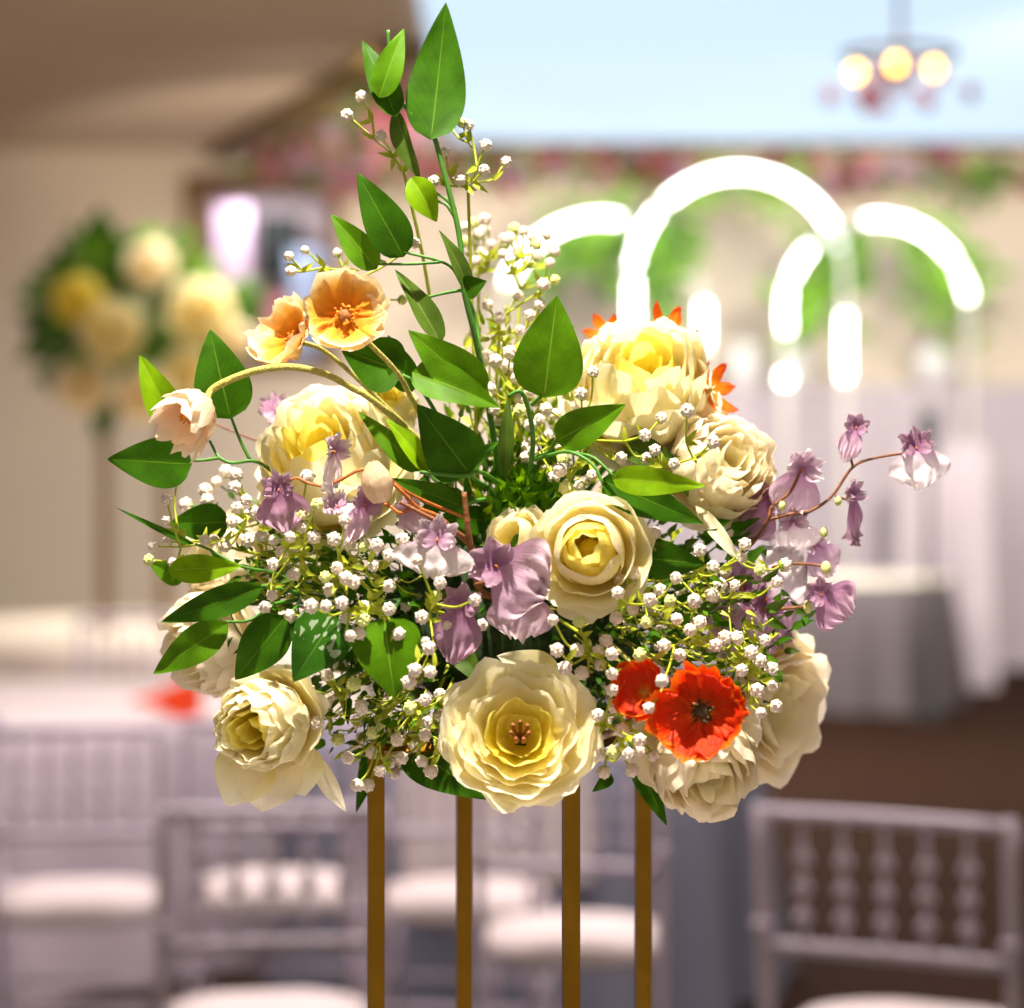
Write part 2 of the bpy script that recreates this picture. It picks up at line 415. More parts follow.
sprig('two downward leaves at the lower middle, one with frosty white marks', (400, 600, 1.93),
      [([(400, 600, 1.93), (392, 612, 1.88), (386, 624, 1.84)], .0018), ([(400, 600, 1.93), (370, 605, 1.88), (340, 618, 1.85)], .0016)],
      [((338, 612, 1.84), (293, 682, 1.83), 62, 'g_marks', dict(fold=.12, prof=.6)),
       ((384, 618, 1.83), (395, 699, 1.82), 70, 'g_mid', dict(fold=.3, prof=.6))])
sprig('dark leaves peeping out under the bouquet beside the left rods', (430, 720, 1.98),
      [([(430, 720, 1.98), (415, 738, 1.95), (405, 745, 1.94)], .0018), ([(430, 720, 1.98), (390, 725, 1.96), (378, 735, 1.95)], .0016)],
      [((404, 742, 1.93), (492, 800, 1.90), 52, 'g_dark', dict(fold=.1, prof=.6)),
       ((380, 732, 1.95), (356, 813, 1.95), 22, 'g_dark', dict(fold=.3)),
       ((450, 640, 1.93), (490, 690, 1.90), 26, 'g_olive', dict(fold=.3))])
sprig('narrow dark leaf pointing down behind the lower right cream peony', (630, 740, 1.97),
      [([(630, 740, 1.97), (632, 752, 1.96), (637, 764, 1.95)], .0018)],
      [((636, 760, 1.95), (667, 826, 1.93), 24, 'g_dark', dict(fold=.2)),
       ((612, 775, 1.95), (592, 792, 1.94), 14, 'g_dark', dict(fold=.2))])
sprig('single dark rounded leaf lying right of the yellow hearted rose', (600, 580, 1.95),
      [([(600, 580, 1.95), (615, 570, 1.90), (629, 557, 1.87)], .0018)],
      [((627, 556, 1.87), (706, 564, 1.86), 42, 'g_dark', dict(fold=.2, prof=.7))])
sprig('green leaves tucked between the two cream peonies at the upper right', (600, 470, 2.0),
      [([(600, 470, 2.0), (640, 450, 1.99), (665, 440, 1.98)], .0018)],
      [((625, 445, 1.96), (680, 462, 1.95), 30, 'g_olive', dict(fold=.2)),
       ((610, 430, 2.0), (650, 425, 1.99), 26, 'g_olive', dict(fold=.2)),
       ((735, 545, 1.98), (775, 500, 1.99), 24, 'g_mid', dict(fold=.2))])

# ---------------------------------------------------------------- peonies
def petal_fn(Mx, C, a0, W, Rr, Hh, ph0, ph1, seed, ruff=.06, curl=.15, notch=.06, top=.75):
    ca = noise.noise(Vector((seed, 0, 0))) * .1
    def fn(u, v):
        ph = ph0 + (ph1 - ph0) * v
        wv = W * min(1, (v * 2.1 + .18)) ** .8 * (1 - top * max(0, v - .6) ** 2 * 1.2)
        vv = v - notch * (.5 + .5 * math.cos(u * 4 + seed * 3)) * v * .6 - .26 * abs(u) ** 4 * v
        ph = ph0 + (ph1 - ph0) * vv
        r = Rr * math.sin(ph) + .04 * Rr
        z = Hh * (1 - math.cos(ph))
        e = max(0, v - .7) / .3
        r += Rr * curl * e * e
        nz = noise.noise(Vector((u * 2.1 + seed * 7, v * 2, seed)))
        r += Rr * ruff * v * v * (math.sin(u * 7 + seed * 5) * .6 + nz * 1.6)
        z += Hh * ruff * v * v * nz * 1.2
        a = a0 + u * wv
        return C + Mx @ Vector((r * math.cos(a), r * math.sin(a), z))
    return fn

def peony(px, py, d, diam, face, label, rings=None, roll=0, seed=0, mats=('cream', 'yolk'), squash=.62, heart='stamen', nu=12, nv=9, ruf=.06, extra=(), core_bud=0):
    rg = random.Random(seed * 31 + 5)
    Rm = diam * d / F / 2
    Mx = facing(*face, roll)
    C0 = P(px, py, d)
    C = C0 - Mx @ Vector((0, 0, Rm * squash * .75))
    t = thing('peony', C, label, 'flower', 'cream peonies of the bouquet')
    rings = rings or [(1.0, 5, 1.62, .62, .10), (.94, 6, 1.5, .70, .04), (.80, 6, 1.55, .76, -.02), (.64, 5, 1.62, .80, -.06), (.48, 5, 1.7, .85, -.08), (.32, 4, 1.8, .92, -.1)]
    for k, (rr, n, ph1, hh, curl) in enumerate(rings):
        for i in range(n):
            a0 = 2 * PI * (i + .5 * (k % 2) + rg.uniform(-.12, .12)) / n + k * .4
            W = 2 * PI / n * rg.uniform(.66, .88)
            s = seed * 10 + k * 3.3 + i * 1.7
            fn = petal_fn(Mx, C, a0, W, Rm * rr * rg.uniform(.94, 1.05), Rm * squash * 1.25 * hh * rg.uniform(.92, 1.06), .12, ph1 + rg.uniform(-.1, .1), s, ruff=ruf, curl=curl, notch=rg.uniform(.02, .12))
            V, Fs, U = grid(nu, nv, fn)
            link_mesh('petal', V, Fs, M[mats[0] if k < len(rings) - 2 else mats[1]], t, U)
    if core_bud:
        V, Fs = ico_lump(3, .10, seed, 2.2, 1.1); cb = C + Mx @ Vector((0, 0, Rm * squash * .9))
        MB().add([cb + Mx @ (v * Rm * core_bud) for v in V], Fs, [(.5, .5 + .3 * v.z) for v in V]).build('heart', M['yolk'], t)
    # heart of the flower
    mb = MB()
    for i in range(7 if heart else 0):
        a = i * 2 * PI / 7 + .3; b0 = C + Mx @ Vector((0, 0, Rm * .15))
        tp = C + Mx @ Vector((Rm * .13 * math.cos(a), Rm * .13 * math.sin(a), Rm * squash * .95))
        V, Fs = tube([b0, b0.lerp(tp, .5) + Mx @ Vector((.1 * Rm * math.cos(a), .1 * Rm * math.sin(a), 0)) * .5, tp], Rm * .025, Rm * .035, 5, 4); mb.add(V, Fs)
    if heart: mb.build('stamen', M[heart], t)
    for q, (p0, p1, w, mt) in enumerate(extra):
        B, E = P(*p0), P(*p1)
        V, Fs, U = leaf_geo(B, E, w * p0[2] / F, fold=.35, curl=.10, prof=.95, seed=q, wave=.05)
        link_mesh('petal', V, Fs, M[mt], t, [(a, .35 + .65 * b) for a, b in U])
    mb = MB(); core = Vector((.01, 2.03, 1.50)); b0 = C - Mx @ Vector((0, 0, Rm * .1))
    V, Fs = tube([core, core.lerp(b0, .5) + Vector((0, .01, .01)), b0], .002, .0025, 6, 5); mb.add(V, Fs)
    V, Fs = lathe([(.001, -.012), (Rm * .2, -.006), (Rm * .3, .004), (Rm * .36, .012)], 10); mb.add([b0 + Mx @ v for v in V], Fs)
    for i in range(5):
        a = i * 2 * PI / 5
        fn = lambda u, v, a=a: b0 + Mx @ Vector(((.1 + .45 * v) * Rm * math.cos(a + u * .35 * math.sin(PI * min(v + .15, 1))), (.1 + .45 * v) * Rm * math.sin(a + u * .35 * math.sin(PI * min(v + .15, 1))), -.002 + Rm * .12 * v * v - Rm * .03))
        V, Fs, U = grid(4, 5, fn); mb.add(V, Fs)
    mb.build('stem', M['stem'], t)
    return t

big = [(1.0, 5, 1.40, .56, .10), (.97, 5, 1.5, .68, .08), (.88, 5, 1.52, .80, .06), (.76, 5, 1.5, .88, .05), (.62, 5, 1.5, .88, .03), (.46, 4, 1.5, .82, 0), (.32, 3, 1.4, .70, 0)]
dome = [(1.0, 6, 1.30, .42, .12), (.97, 5, 1.45, .60, .06), (.86, 6, 1.80, .86, .0), (.80, 6, 1.95, .96, -.03), (.68, 6, 2.05, 1.04, -.03), (.52, 5, 2.05, 1.08, 0), (.36, 4, 2.0, 1.10, .04), (.2, 3, 1.9, 1.1, .1)]
peony(520, 733, 1.82, 141, (.0, .42, 1), 'large open cream peony with a brown V of stamens at bottom centre', big, 20, 1, ruf=.09, heart='stamen',
      extra=[((560, 672, 1.88), (497, 656, 1.86), 36, 'cream')])
peony(267, 722, 1.87, 101, (-.3, -.1, .95), 'cream peony hanging at the lower left above the left edge chairs', dome, 50, 2, squash=.95, heart=None, ruf=.08,
      extra=[((308, 745, 1.89), (346, 812, 1.90), 20, 'pale'), ((262, 742, 1.89), (226, 806, 1.88), 66, 'cream'), ((275, 745, 1.885), (262, 812, 1.88), 74, 'pale'), ((290, 740, 1.89), (305, 796, 1.89), 60, 'cream')])
peony(700, 755, 1.88, 124, (.2, -.55, .8), 'pale cream peony facing down beneath the red poppy', dome, 10, 3, ('pale', 'cream'), heart=None, squash=.75)
peony(782, 708, 2.03, 146, (.75, -.2, .6), 'soft pale peony at the lower right edge of the bouquet', big, 80, 4, ('pale', 'cream'), heart=None, ruf=.09)
peony(718, 468, 1.98, 118, (.35, .35, .9), 'cream peony on the right just below the orange petal tips', dome, 35, 5, ('pale', 'cream'), squash=.7, heart=None, ruf=.08,
      extra=[((696, 506, 1.93), (742, 564, 1.90), 16, 'pale')])
peony(642, 392, 2.00, 150, (.0, .62, .8), 'broad cream peony at the upper right backed by orange flowers', dome, 5, 6, squash=.74, heart=None, ruf=.08)
rosey = [(1.0, 5, 1.40, .62, .12), (.92, 4, 1.60, .82, .06), (.76, 4, 1.9, .98, .0), (.58, 3, 2.35, 1.02, .0), (.46, 3, 2.6, 1.06, 0), (.34, 3, 2.75, 1.08, 0)]
peony(591, 553, 1.85, 118, (-.12, .16, 1), 'ivory rose with a tight yellow heart just right of centre', rosey, 30, 7, ('cream', 'yolk'), squash=.7, heart=None, core_bud=.26,
      extra=[((604, 530, 1.87), (606, 484, 1.86), 60, 'pale'), ((580, 590, 1.87), (592, 624, 1.86), 60, 'pale')])
peony(520, 542, 1.89, 70, (-.4, .4, .8), 'half hidden ivory rose left of the yellow hearted rose', rosey[:4], 0, 13, ('pale', 'cream'), squash=.6, heart=None)
peony(330, 468, 1.97, 156, (-.25, .6, .75), 'broad yellow cream peony at the upper left beneath the arching stem', dome, 60, 8, squash=.72, heart=None, ruf=.08)
peony(386, 412, 2.02, 74, (.1, .6, .8), 'small yellow cream peony behind the upper left leaves', dome[2:], 60, 9, squash=.8, heart=None)
peony(216, 640, 2.00, 122, (-.7, -.3, .6), 'cream peony half hidden behind the lower left leaves', dome, 30, 10, ('pale', 'cream'), heart=None)
peony(228, 562, 2.02, 104, (-.6, .2, .7), 'pale peony deep behind the baby breath at the left edge', dome[1:], 10, 11, ('pale', 'cream'), heart=None,
      extra=[((690, 505, 1.89), (742, 565, 1.87), 16, 'pale')] if 0 else ())

# ---------------------------------------------------------------- poppies
def poppy(px, py, d, diam, face, label, mat, n=5, open_=1.35, seed=0, heart=('ostamen', 'stamen'), stem=None, sm='fuzzy', crinkle=.14, sr=.003, deep=.6, roll=0, pointed=False, wid=.62, hz=.10):
    rg = random.Random(seed + 77)
    Rm = diam * d / F / 2; Mx = facing(*face, roll); C = P(px, py, d) - Mx @ Vector((0, 0, Rm * .15))
    t = thing('poppy', C, label, 'flower')
    for k in range(2 if not pointed else 1):
        nn = n if k == 0 else max(2, n - 2)
        for i in range(nn):
            a0 = 2 * PI * (i + .5 * k) / nn + rg.uniform(-.15, .15)
            W = 2 * PI / nn * (wid if not pointed else .42); rr = Rm * rg.uniform(.9, 1.08) * (1 if k == 0 else .86)
            sd = seed * 3 + i * 2.3 + k
            o1 = open_ * (1 if k == 0 else 1.12) * rg.uniform(.82, 1.12)
            def fn(u, v):
                wv = W * min(1, v * 2.4 + .12) ** .7 if not pointed else W * math.sin(PI * min(1, v * .93 + .05)) ** .8
                vv = v - .16 * abs(u) ** 3 * v + .22 * v * noise.noise(Vector((u * 2.6 + sd * 3, 0, sd))) + .05 * v * noise.noise(Vector((u * 9 + sd * 3, 4, sd)))
                ph = o1 * vv
                r = rr * math.sin(ph) + .02 * rr; z = Rm * deep * (1 - math.cos(ph))
                cr = crinkle * v * (math.sin(u * 15 + sd * 2) * .32 * v + noise.noise(Vector((u * 3.2 + sd, v * 2.4, sd))) * 1.9)
                z += Rm * cr * 1.3; r += Rm * cr * .5
                a = a0 + u * wv
                return C + Mx @ Vector((r * math.cos(a), r * math.sin(a), z))
            V, Fs, U = grid(16, 10, fn); link_mesh('petal', V, Fs, M[mat], t, U)
    if heart:
        mb = MB()
        V, Fs = ico_lump(2, .25, seed, 6); mb.add([C + Mx @ (Vector((v.x, v.y, v.z * .7)) * Rm * .19 + Vector((0, 0, Rm * hz))) for v in V], Fs)
        mb.build('seed_head', M[heart[1]], t)
        mb = MB()
        for i in range(30):
            a = rg.uniform(0, 2 * PI); r1 = Rm * rg.uniform(.14, .24)
            b0 = C + Mx @ Vector((0, 0, (hz - .08) * Rm)); tp = C + Mx @ Vector((r1 * math.cos(a), r1 * math.sin(a), Rm * (hz + rg.uniform(0, .1))))
            V, Fs = tube([b0, tp], Rm * .012, Rm * .012, 4, 2); mb.add(V, Fs)
            V, Fs = ico_lump(1, 0, 0); mb.add([tp + v * Rm * .035 for v in V], Fs)
        mb.build('stamen', M[heart[0]], t)
    st = [C] + [P(*q) for q in (stem or [(520, 560, 2.0)])]
    V, Fs = tube(st, sr, sr * .95, 8, 8); MB().add(V, Fs).build('stem', M[sm], t)
    return t

poppy(345, 315, 1.86, 98, (.06, .30, 1), 'open peach orange poppy with ruffled rim at the upper left', 'peach', 4, 1.15, 1, roll=40, wid=.56, stem=[(368, 342, 1.88), (398, 374, 1.90), (425, 420, 1.93), (500, 520, 1.98)], sr=.0022)
poppy(290, 338, 1.90, 84, (-.6, .35, .5), 'half turned peach poppy with its petals flung left behind the open one', 'peach', 4, 1.3, 2, roll=10, stem=[(330, 355, 1.93), (400, 420, 1.96), (500, 520, 1.99)], sr=.002)
poppy(203, 404, 1.86, 66, (-.55, -.50, .72), 'pale drooping poppy bell nodding on a long arched fuzzy stem at the left', 'peachpale', 4, 1.25, 3, heart=('ostamen', 'ostamen'), deep=1.75, crinkle=.2, hz=.95,
      stem=[(211, 391, 1.87), (225, 382, 1.87), (255, 371, 1.87), (290, 367, 1.87), (325, 374, 1.88), (350, 387, 1.89), (375, 402, 1.90), (430, 450, 1.93), (500, 520, 1.98)], sr=.0028)
poppy(702, 712, 1.80, 102, (-.22, .05, 1), 'bright red orange poppy with a dark heart at the lower right', 'red', 5, 1.2, 4, heart=('dark', 'dark'), roll=25, wid=.5, crinkle=.2, stem=[(700, 690, 1.9), (560, 600, 2.0)], sr=.002)
poppy(643, 692, 1.83, 62, (-.5, .2, .8), 'smaller red poppy seen from the side left of the bright red one', 'red', 4, 1.4, 5, heart=None, roll=0, stem=[(650, 680, 1.9), (560, 600, 2.0)], sr=.002)
poppy(672, 333, 2.02, 66, (.4, .5, .6), 'orange flower showing its petal tips above the broad upper right peony', 'orange', 6, 1.3, 6, heart=None, stem=[(640, 400, 2.1), (560, 540, 2.05)], sr=.002, pointed=True, crinkle=.05)
poppy(714, 389, 2.00, 60, (.7, .2, .6), 'orange red flower with pointed petals at the right rim of the upper right peony', 'orange', 6, 1.35, 7, heart=None, stem=[(660, 420, 2.1), (560, 540, 2.05)], sr=.002, pointed=True, crinkle=.05)
poppy(606, 333, 2.05, 44, (-.2, .4, .7), 'orange flower poking up behind the left shoulder of the upper right peony', 'orange', 6, 1.3, 8, heart=None, stem=[(600, 400, 2.1), (560, 540, 2.05)], sr=.002, pointed=True, crinkle=.05)

# cream bud
def bud(px, py, d, w, h, label, ang=0):
    C = P(px, py, d); t = thing('flower_bud', C, label, 'flower bud'); s = d / F
    Mx = Matrix.Rotation(math.radians(ang), 3, 'Y')
    for i in range(4):
        def fn(u, v, i=i):
            a = i * PI / 2 + u * 1.0 + v * .5; r = w * s / 2 * math.sin(PI * (.06 + .84 * v)) ** .7 * (1 + .06 * i + .05 * math.sin(u * 9))
            return C + Mx @ Vector((r * math.cos(a), r * math.sin(a), (v - .5) * -h * s))
        V, Fs, U = grid(8, 10, fn); U = [(a, .45 + .5 * b) for a, b in U]
        link_mesh('petal', V, Fs, M['peachpale'], t, U)
    V, Fs = tube([C + Mx @ Vector((0, 0, h * s * .5)), P(px + 30, py + 10, d + .03), P(470, 520, d + .06)], .0014, .0014, 6, 6)
    MB().add(V, Fs).build('stem', M['ostem'], t)
bud(377, 482, 1.84, 28, 42, 'plump cream pink bud among the lilac orchids left of centre', -10)

# ---------------------------------------------------------------- orchids
def blossom(parent, px, py, d, size, face, roll, mat='lilac', mat2=None, lip=1.0, seed=0, lipw=1.0):
    """small upper petals and one large ruffled lip, as on the lilac stems"""
    s = size * d / F; Mx = facing(*face, roll); C = P(px, py, d); mat2 = mat2 or mat
    mb = MB(); V, Fs = ico_lump(2, .2, seed, 5); mb.add([C + Mx @ Vector((v.x * .014 * s, v.y * .03 * s, v.z * .02 * s + .012 * s)) for v in V], Fs)
    b = mb.build('blossom', M['ostamen'], parent)
    def pet(ang, L, W, lift, ruf, m, sd, nu=8, nv=7):
        ca, sa = math.cos(ang), math.sin(ang)
        def fn(u, v):
            w = W * s * (math.sin(PI * min(1, v * .80 + .04)) ** .75) * (1 if v < .85 else 1 - (v - .85) * 1.2)
            y = L * s * v * (1 - .18 * u * u * v); x = u * w
            z = s * (lift * v * v + ruf * v * v * (math.sin(u * 18 + sd) * .9 * v * v + noise.noise(Vector((u * 2.5, v * 3, sd))) * 1.8) + .10 * W * (u * u) * v)
            return C + Mx @ Vector((x * ca - y * sa, x * sa + y * ca, z))
        V, Fs, U = grid(nu, nv, fn); o = link_mesh('petal', V, Fs, M[m], b, U); return o
    for k, a in enumerate((0, .85, -.85)): pet(a, .31, .10, .09, .07, mat2, seed + k, 8, 6)
    for k, a in enumerate((1.65, -1.65)): pet(a, .25, .11, .12, .08, mat2, seed + 5 + k, 8, 6)
    pet(PI, .72 * lip, .42 * lipw, -.10, .12, mat, seed + 9, 30, 12)
    return b

def orchid(label, stems, blooms, buds=(), mat='bstem'):
    t = thing('orchid_spray', P(*stems[0][0][0]), label, 'orchid spray')
    mb = MB()
    for pts, r in stems:
        V, Fs = tube([P(*p) for p in pts], r, r * .7, 7, 7); mb.add(V, Fs)
    mb.build('stem', M[mat], t)
    for bl in blooms: blossom(t, *bl[:6], **(bl[6] if len(bl) > 6 else {}))
    for (x, y, d, w) in buds:
        V, Fs = ico_lump(2, .08, x, 2, 1.4); c = P(x, y, d)
        link_mesh('bud', [c + v * (w * d / F / 2) for v in V], Fs, M['florety'], t)
    return t

orchid('right hand lilac orchid spray reaching out furthest toward the right', [
    ([(690, 600, 1.98), (735, 560, 1.97), (757, 538, 1.96), (768, 520, 1.95), (772, 507, 1.95), (790, 492, 1.95), (801, 470, 1.95)], .0017),
    ([(768, 520, 1.95), (790, 514, 1.95), (810, 511, 1.95), (832, 496, 1.95), (853, 467, 1.95), (875, 458, 1.95), (905, 453, 1.95)], .0015),
    ([(853, 467, 1.95), (850, 455, 1.95)], .0012), ([(835, 496, 1.95), (848, 500, 1.95)], .0012)],
    [(856, 428, 1.95, 50, (-.1, .2, 1), -20, dict(mat='lilac', mat2='mauve', lipw=.6, seed=1)),
     (916, 448, 1.945, 70, (.1, .3, 1), 8, dict(mat='whitelilac', mat2='mauve', seed=2, lip=.8, lipw=1.1)),
     (802, 470, 1.95, 76, (.2, -.1, 1), -15, dict(mat='lilac', seed=3, lip=.95, lipw=.85)),
     (852, 496, 1.955, 56, (.75, 0, .7), 15, dict(mat='mauve', seed=4, lip=1.3, lipw=.55)),
     (793, 522, 1.96, 64, (0, -.4, 1), 10, dict(mat='whitelilac', mat2='lilac', seed=5, lip=.8)),
     (768, 500, 1.97, 66, (-.4, 0, 1), -40, dict(mat='mauve', seed=6)),
     (815, 545, 1.99, 52, (.3, 0, 1), 30, dict(mat='lilac', seed=7))], [(824, 532, 1.955, 9), (838, 501, 1.95, 8), (782, 506, 1.95, 8)])
orchid('lower right orchid spray with one round mauve bloom at its tip', [
    ([(680, 620, 1.98), (740, 612, 1.96), (780, 609, 1.94), (812, 606, 1.93)], .0016),
    ([(740, 575, 1.97), (790, 564, 1.95), (826, 566, 1.94)], .0014)],
    [(821, 595, 1.93, 60, (.1, .2, 1), 55, dict(mat='mauve', seed=8, lip=.85, lipw=1.2)),
     (742, 588, 1.96, 100, (-.1, .1, 1), 20, dict(mat='mauve', seed=9)),
     (765, 600, 1.95, 90, (.4, .1, 1), 140, dict(mat='whitelilac', mat2='mauve', seed=10)),
     (770, 630, 2.02, 80, (.2, -.1, 1), -60, dict(mat='mauve', seed=12)),
     (722, 612, 1.93, 80, (.1, -.1, 1), 30, dict(mat='lilac', seed=13))], [(826, 568, 1.94, 11), (808, 607, 1.93, 10)])
orchid('centre orchid spray with the big ruffled lilac bloom over a brown stem', [
    ([(500, 600, 1.95), (480, 590, 1.90), (473, 560, 1.87), (468, 530, 1.86), (464, 492, 1.86)], .0030),
    ([(470, 542, 1.865), (450, 528, 1.86), (425, 515, 1.86), (400, 502, 1.86)], .0022),
    ([(476, 585, 1.87), (485, 583, 1.85), (492, 580, 1.84)], .0022)],
    [(496, 566, 1.815, 98, (.1, .15, 1), 62, dict(mat='lilac', mat2='mauve', seed=14, lip=.85, lipw=1.15)),
     (524, 592, 1.83, 84, (.1, -.15, 1), -5, dict(mat='lilac', mat2='mauve', seed=15, lip=.85)),
     (437, 540, 1.83, 84, (-.05, .25, 1), -8, dict(mat='whitelilac', mat2='lilac', seed=16, lip=.62, lipw=1.25)),
     (462, 606, 1.83, 78, (-.2, .1, 1), -10, dict(mat='mauve', mat2='mauve', seed=17, lip=1.05, lipw=.8))])
orchid('left orchid spray of narrow lilac blooms on a wavy orange brown stem', [
    ([(470, 545, 1.92), (440, 518, 1.88), (418, 508, 1.87), (402, 492, 1.86), (390, 480, 1.86)], .0020),
    ([(412, 506, 1.87), (400, 513, 1.86), (388, 505, 1.86), (376, 505, 1.86), (366, 512, 1.86)], .0015),
    ([(384, 470, 1.86), (360, 470, 1.86), (340, 480, 1.86), (325, 486, 1.86), (308, 483, 1.86), (296, 478, 1.86), (284, 484, 1.86)], .0014)],
    [(279, 490, 1.86, 66, (-.1, .1, 1), 12, dict(mat='mauve', seed=18, lip=.9, lipw=1.0)),
     (334, 452, 1.86, 64, (.75, .1, .6), -8, dict(mat='whitelilac', mat2='lilac', seed=19, lip=.9, lipw=.55)),
     (365, 505, 1.85, 66, (.4, .1, .8), -28, dict(mat='lilac', mat2='mauve', seed=20, lip=.9, lipw=.5)),
     (338, 507, 1.86, 62, (.1, .7, .7), 75, dict(mat='whitelilac', mat2='lilac', seed=21, lip=.8, lipw=.6)),
     (410, 508, 1.90, 58, (0, -.5, .9), 20, dict(mat='lilac', seed=22, lip=.8, lipw=.8))], mat='ostem')
orchid('soft lilac orchid bloom behind the arched stem at the upper left', [
    ([(360, 480, 2.05), (290, 450, 2.05), (255, 440, 2.05), (215, 424, 2.05)], .0012)],
    [(276, 410, 2.05, 62, (.1, .6, .7), 60, dict(mat='mauve', seed=23, lip=.9)), (285, 412, 2.04, 46, (.1, .6, .7), -20, dict(mat='lilac', seed=24, lip=.6))])

# ---------------------------------------------------------------- baby's breath
flo = []
for k in range(4):
    fb = MB(); v0, f0 = ico_lump(2, .05, k, 3); fb.add([v * .84 for v in v0], f0)
    v1, f1 = ico_lump(2, 0, 0); frg = random.Random(k)
    for q in range(22):
        zz = 1 - 2 * (q + .5) / 22; an = q * 2.39996 + k; rr = math.sqrt(1 - zz * zz)
        if zz < -.75: continue
        cc_ = Vector((rr * math.cos(an), rr * math.sin(an), zz)) * frg.uniform(.60, .68)
        sq = Matrix.Rotation(frg.uniform(0, 6), 3, 'Z') @ Matrix.Diagonal((1, .6, .9)).to_3x3()
        fb.add([cc_ + (sq @ v) * frg.uniform(.28, .36) for v in v1], f1)
    V, Fs = fb.V, fb.F
    me = bpy.data.meshes.new('floret'); me.from_pydata([tuple(v) for v in V], [], Fs)
    me.materials.append(M['floret'] if k < 3 else M['florety']); me.materials.append(M['sepal'])
    me.polygons.foreach_set('use_smooth', [True] * len(Fs))
    me.polygons.foreach_set('material_index', [1 if (Vector(V[f[0]]).z < -.55) else 0 for f in Fs])
    flo.append(me)
src = [None] * 4
def breath(label, root, hub, pts, d, mat='ystem', size=16.5, seed=0, jit=.03):
    rg = random.Random(seed + 500)
    t = thing('baby_breath_sprig', P(*root), label, "baby's breath sprig", "baby's breath sprigs of the bouquet")
    mb = MB(); H = P(*hub)
    V, Fs = tube([P(*root), P(*root).lerp(H, .5) + Vector((rg.uniform(-.01, .01), 0, rg.uniform(-.004, .008))), H], .0016, .0013, 6, 6); mb.add(V, Fs)
    hubs = [H]
    items = sorted(pts, key=lambda q: (P(q[0], q[1], d) - H).length)
    nodes = [H]
    for q in items:
        dd = q[2] if len(q) > 2 else d + rg.uniform(-jit, jit)
        c = P(q[0], q[1], dd); sz = size * rg.uniform(.82, 1.1) * dd / F / 2
        n0 = min(nodes, key=lambda n: (n - c).length + .35 * (n - H).length)
        mid = n0.lerp(c, .55) + Vector((rg.uniform(-.004, .004), .003, -rg.uniform(.001, .007)))
        ax = (c - mid).normalized()
        V, Fs = tube([n0, mid, c - ax * sz * .7], .0010, .0008, 5, 5); mb.add(V, Fs)
        if len(nodes) < 9: nodes.append(mid)
        k = rg.choice((0, 0, 1, 1, 2, 2, 0, 3)) if mat == 'ystem' else rg.choice((0, 1, 2))
        o = bpy.data.objects.new('floret', flo[k])
        COL.objects.link(o); o.parent = t; o.location = c - ORG[t]; o.scale = (sz,) * 3
        tgt = (ax + Vector((0, -.8, .1))).normalized() if rg.random() < .55 else ax
        o.rotation_euler = tgt.to_track_quat('Z', 'Y').to_euler()
        if rg.random() < .55:     # a small bract under the floret
            s1 = Vector((rg.uniform(-1, 1), rg.uniform(-.6, .2), rg.uniform(-.4, .8))).normalized()
            V, Fs, U = leaf_geo(mid, mid + s1 * .012, .0045, nu=2, nv=5); mb.add(V, Fs)
    for n in nodes[:5]:
        for _ in range(2):
            s1 = Vector((rg.uniform(-1, 1), rg.uniform(-.8, .2), rg.uniform(-.3, .9))).normalized()
            V, Fs, U = leaf_geo(n, n + s1 * rg.uniform(.009, .016), .0042, nu=2, nv=6); mb.add(V, Fs)
    mb.build('stem', M[mat], t)
    return t
def blob(cx, cy, rx, ry, n, seed):
    rg = random.Random(seed); o = []
    while len(o) < n:
        x, y = rg.uniform(-1, 1), rg.uniform(-1, 1)
        if x * x + y * y < 1 and all(abs(cx + x * rx - p[0]) + abs(cy + y * ry - p[1]) > 10 for p in o): o.append((cx + x * rx, cy + y * ry))
    return o

breath("baby's breath stalk with two florets at the very top left beside the high leaves", (440, 380, 1.97), (404, 172, 1.93), [(347, 115, 1.93), (362, 97, 1.93), (381, 136, 1.93)], 1.93, seed=1, size=16)
breath("baby's breath sprig shaped like a little cup high above the centre", (478, 480, 1.97), (468, 188, 1.94), [(434, 181), (460, 180), (445, 152), (469, 125), (462, 123), (486, 145), (484, 170), (506, 162), (446, 120)], 1.94, seed=2, size=14)
breath("faint baby's breath cloud upper centre, left half", (500, 470, 2.08), (478, 270, 2.10), blob(478, 240, 26, 24, 11, 3), 2.10, seed=3, size=14)
breath("faint baby's breath cloud upper centre, right half in front of the left light arch", (512, 470, 2.08), (520, 290, 2.10), blob(530, 248, 30, 24, 12, 4), 2.10, seed=4, size=14)
breath("baby's breath sprig left of the tip of the broad upright leaf", (512, 480, 2.0), (500, 330, 1.99), [(518, 296), (500, 318), (540, 305), (475, 333), (488, 305), (555, 280), (543, 285), (506, 345), (487, 356), (520, 330), (530, 315)], 1.99, seed=5, size=15)
breath("baby's breath sprig behind the base of the broad upright leaf", (520, 490, 1.98), (512, 400, 1.97), blob(505, 385, 25, 40, 15, 6), 1.97, seed=6)
breath("baby's breath sprig filling the gap under the broad upright leaf", (545, 500, 1.97), (550, 445, 1.96), blob(548, 445, 24, 36, 14, 7), 1.96, seed=7)
breath("baby's breath sprig scattered across the front of the upper right peony", (560, 500, 1.95), (590, 440, 1.92), [(593, 372), (581, 394), (546, 409), (661, 418), (645, 435), (621, 458), (560, 470), (580, 486), (592, 475), (646, 458), (566, 488)], 1.90, seed=8)
breath("baby's breath florets dotted over the right hand peony", (620, 500, 1.95), (665, 465, 1.92), [(713, 442), (674, 464), (687, 411), (655, 450)], 1.90, seed=9)
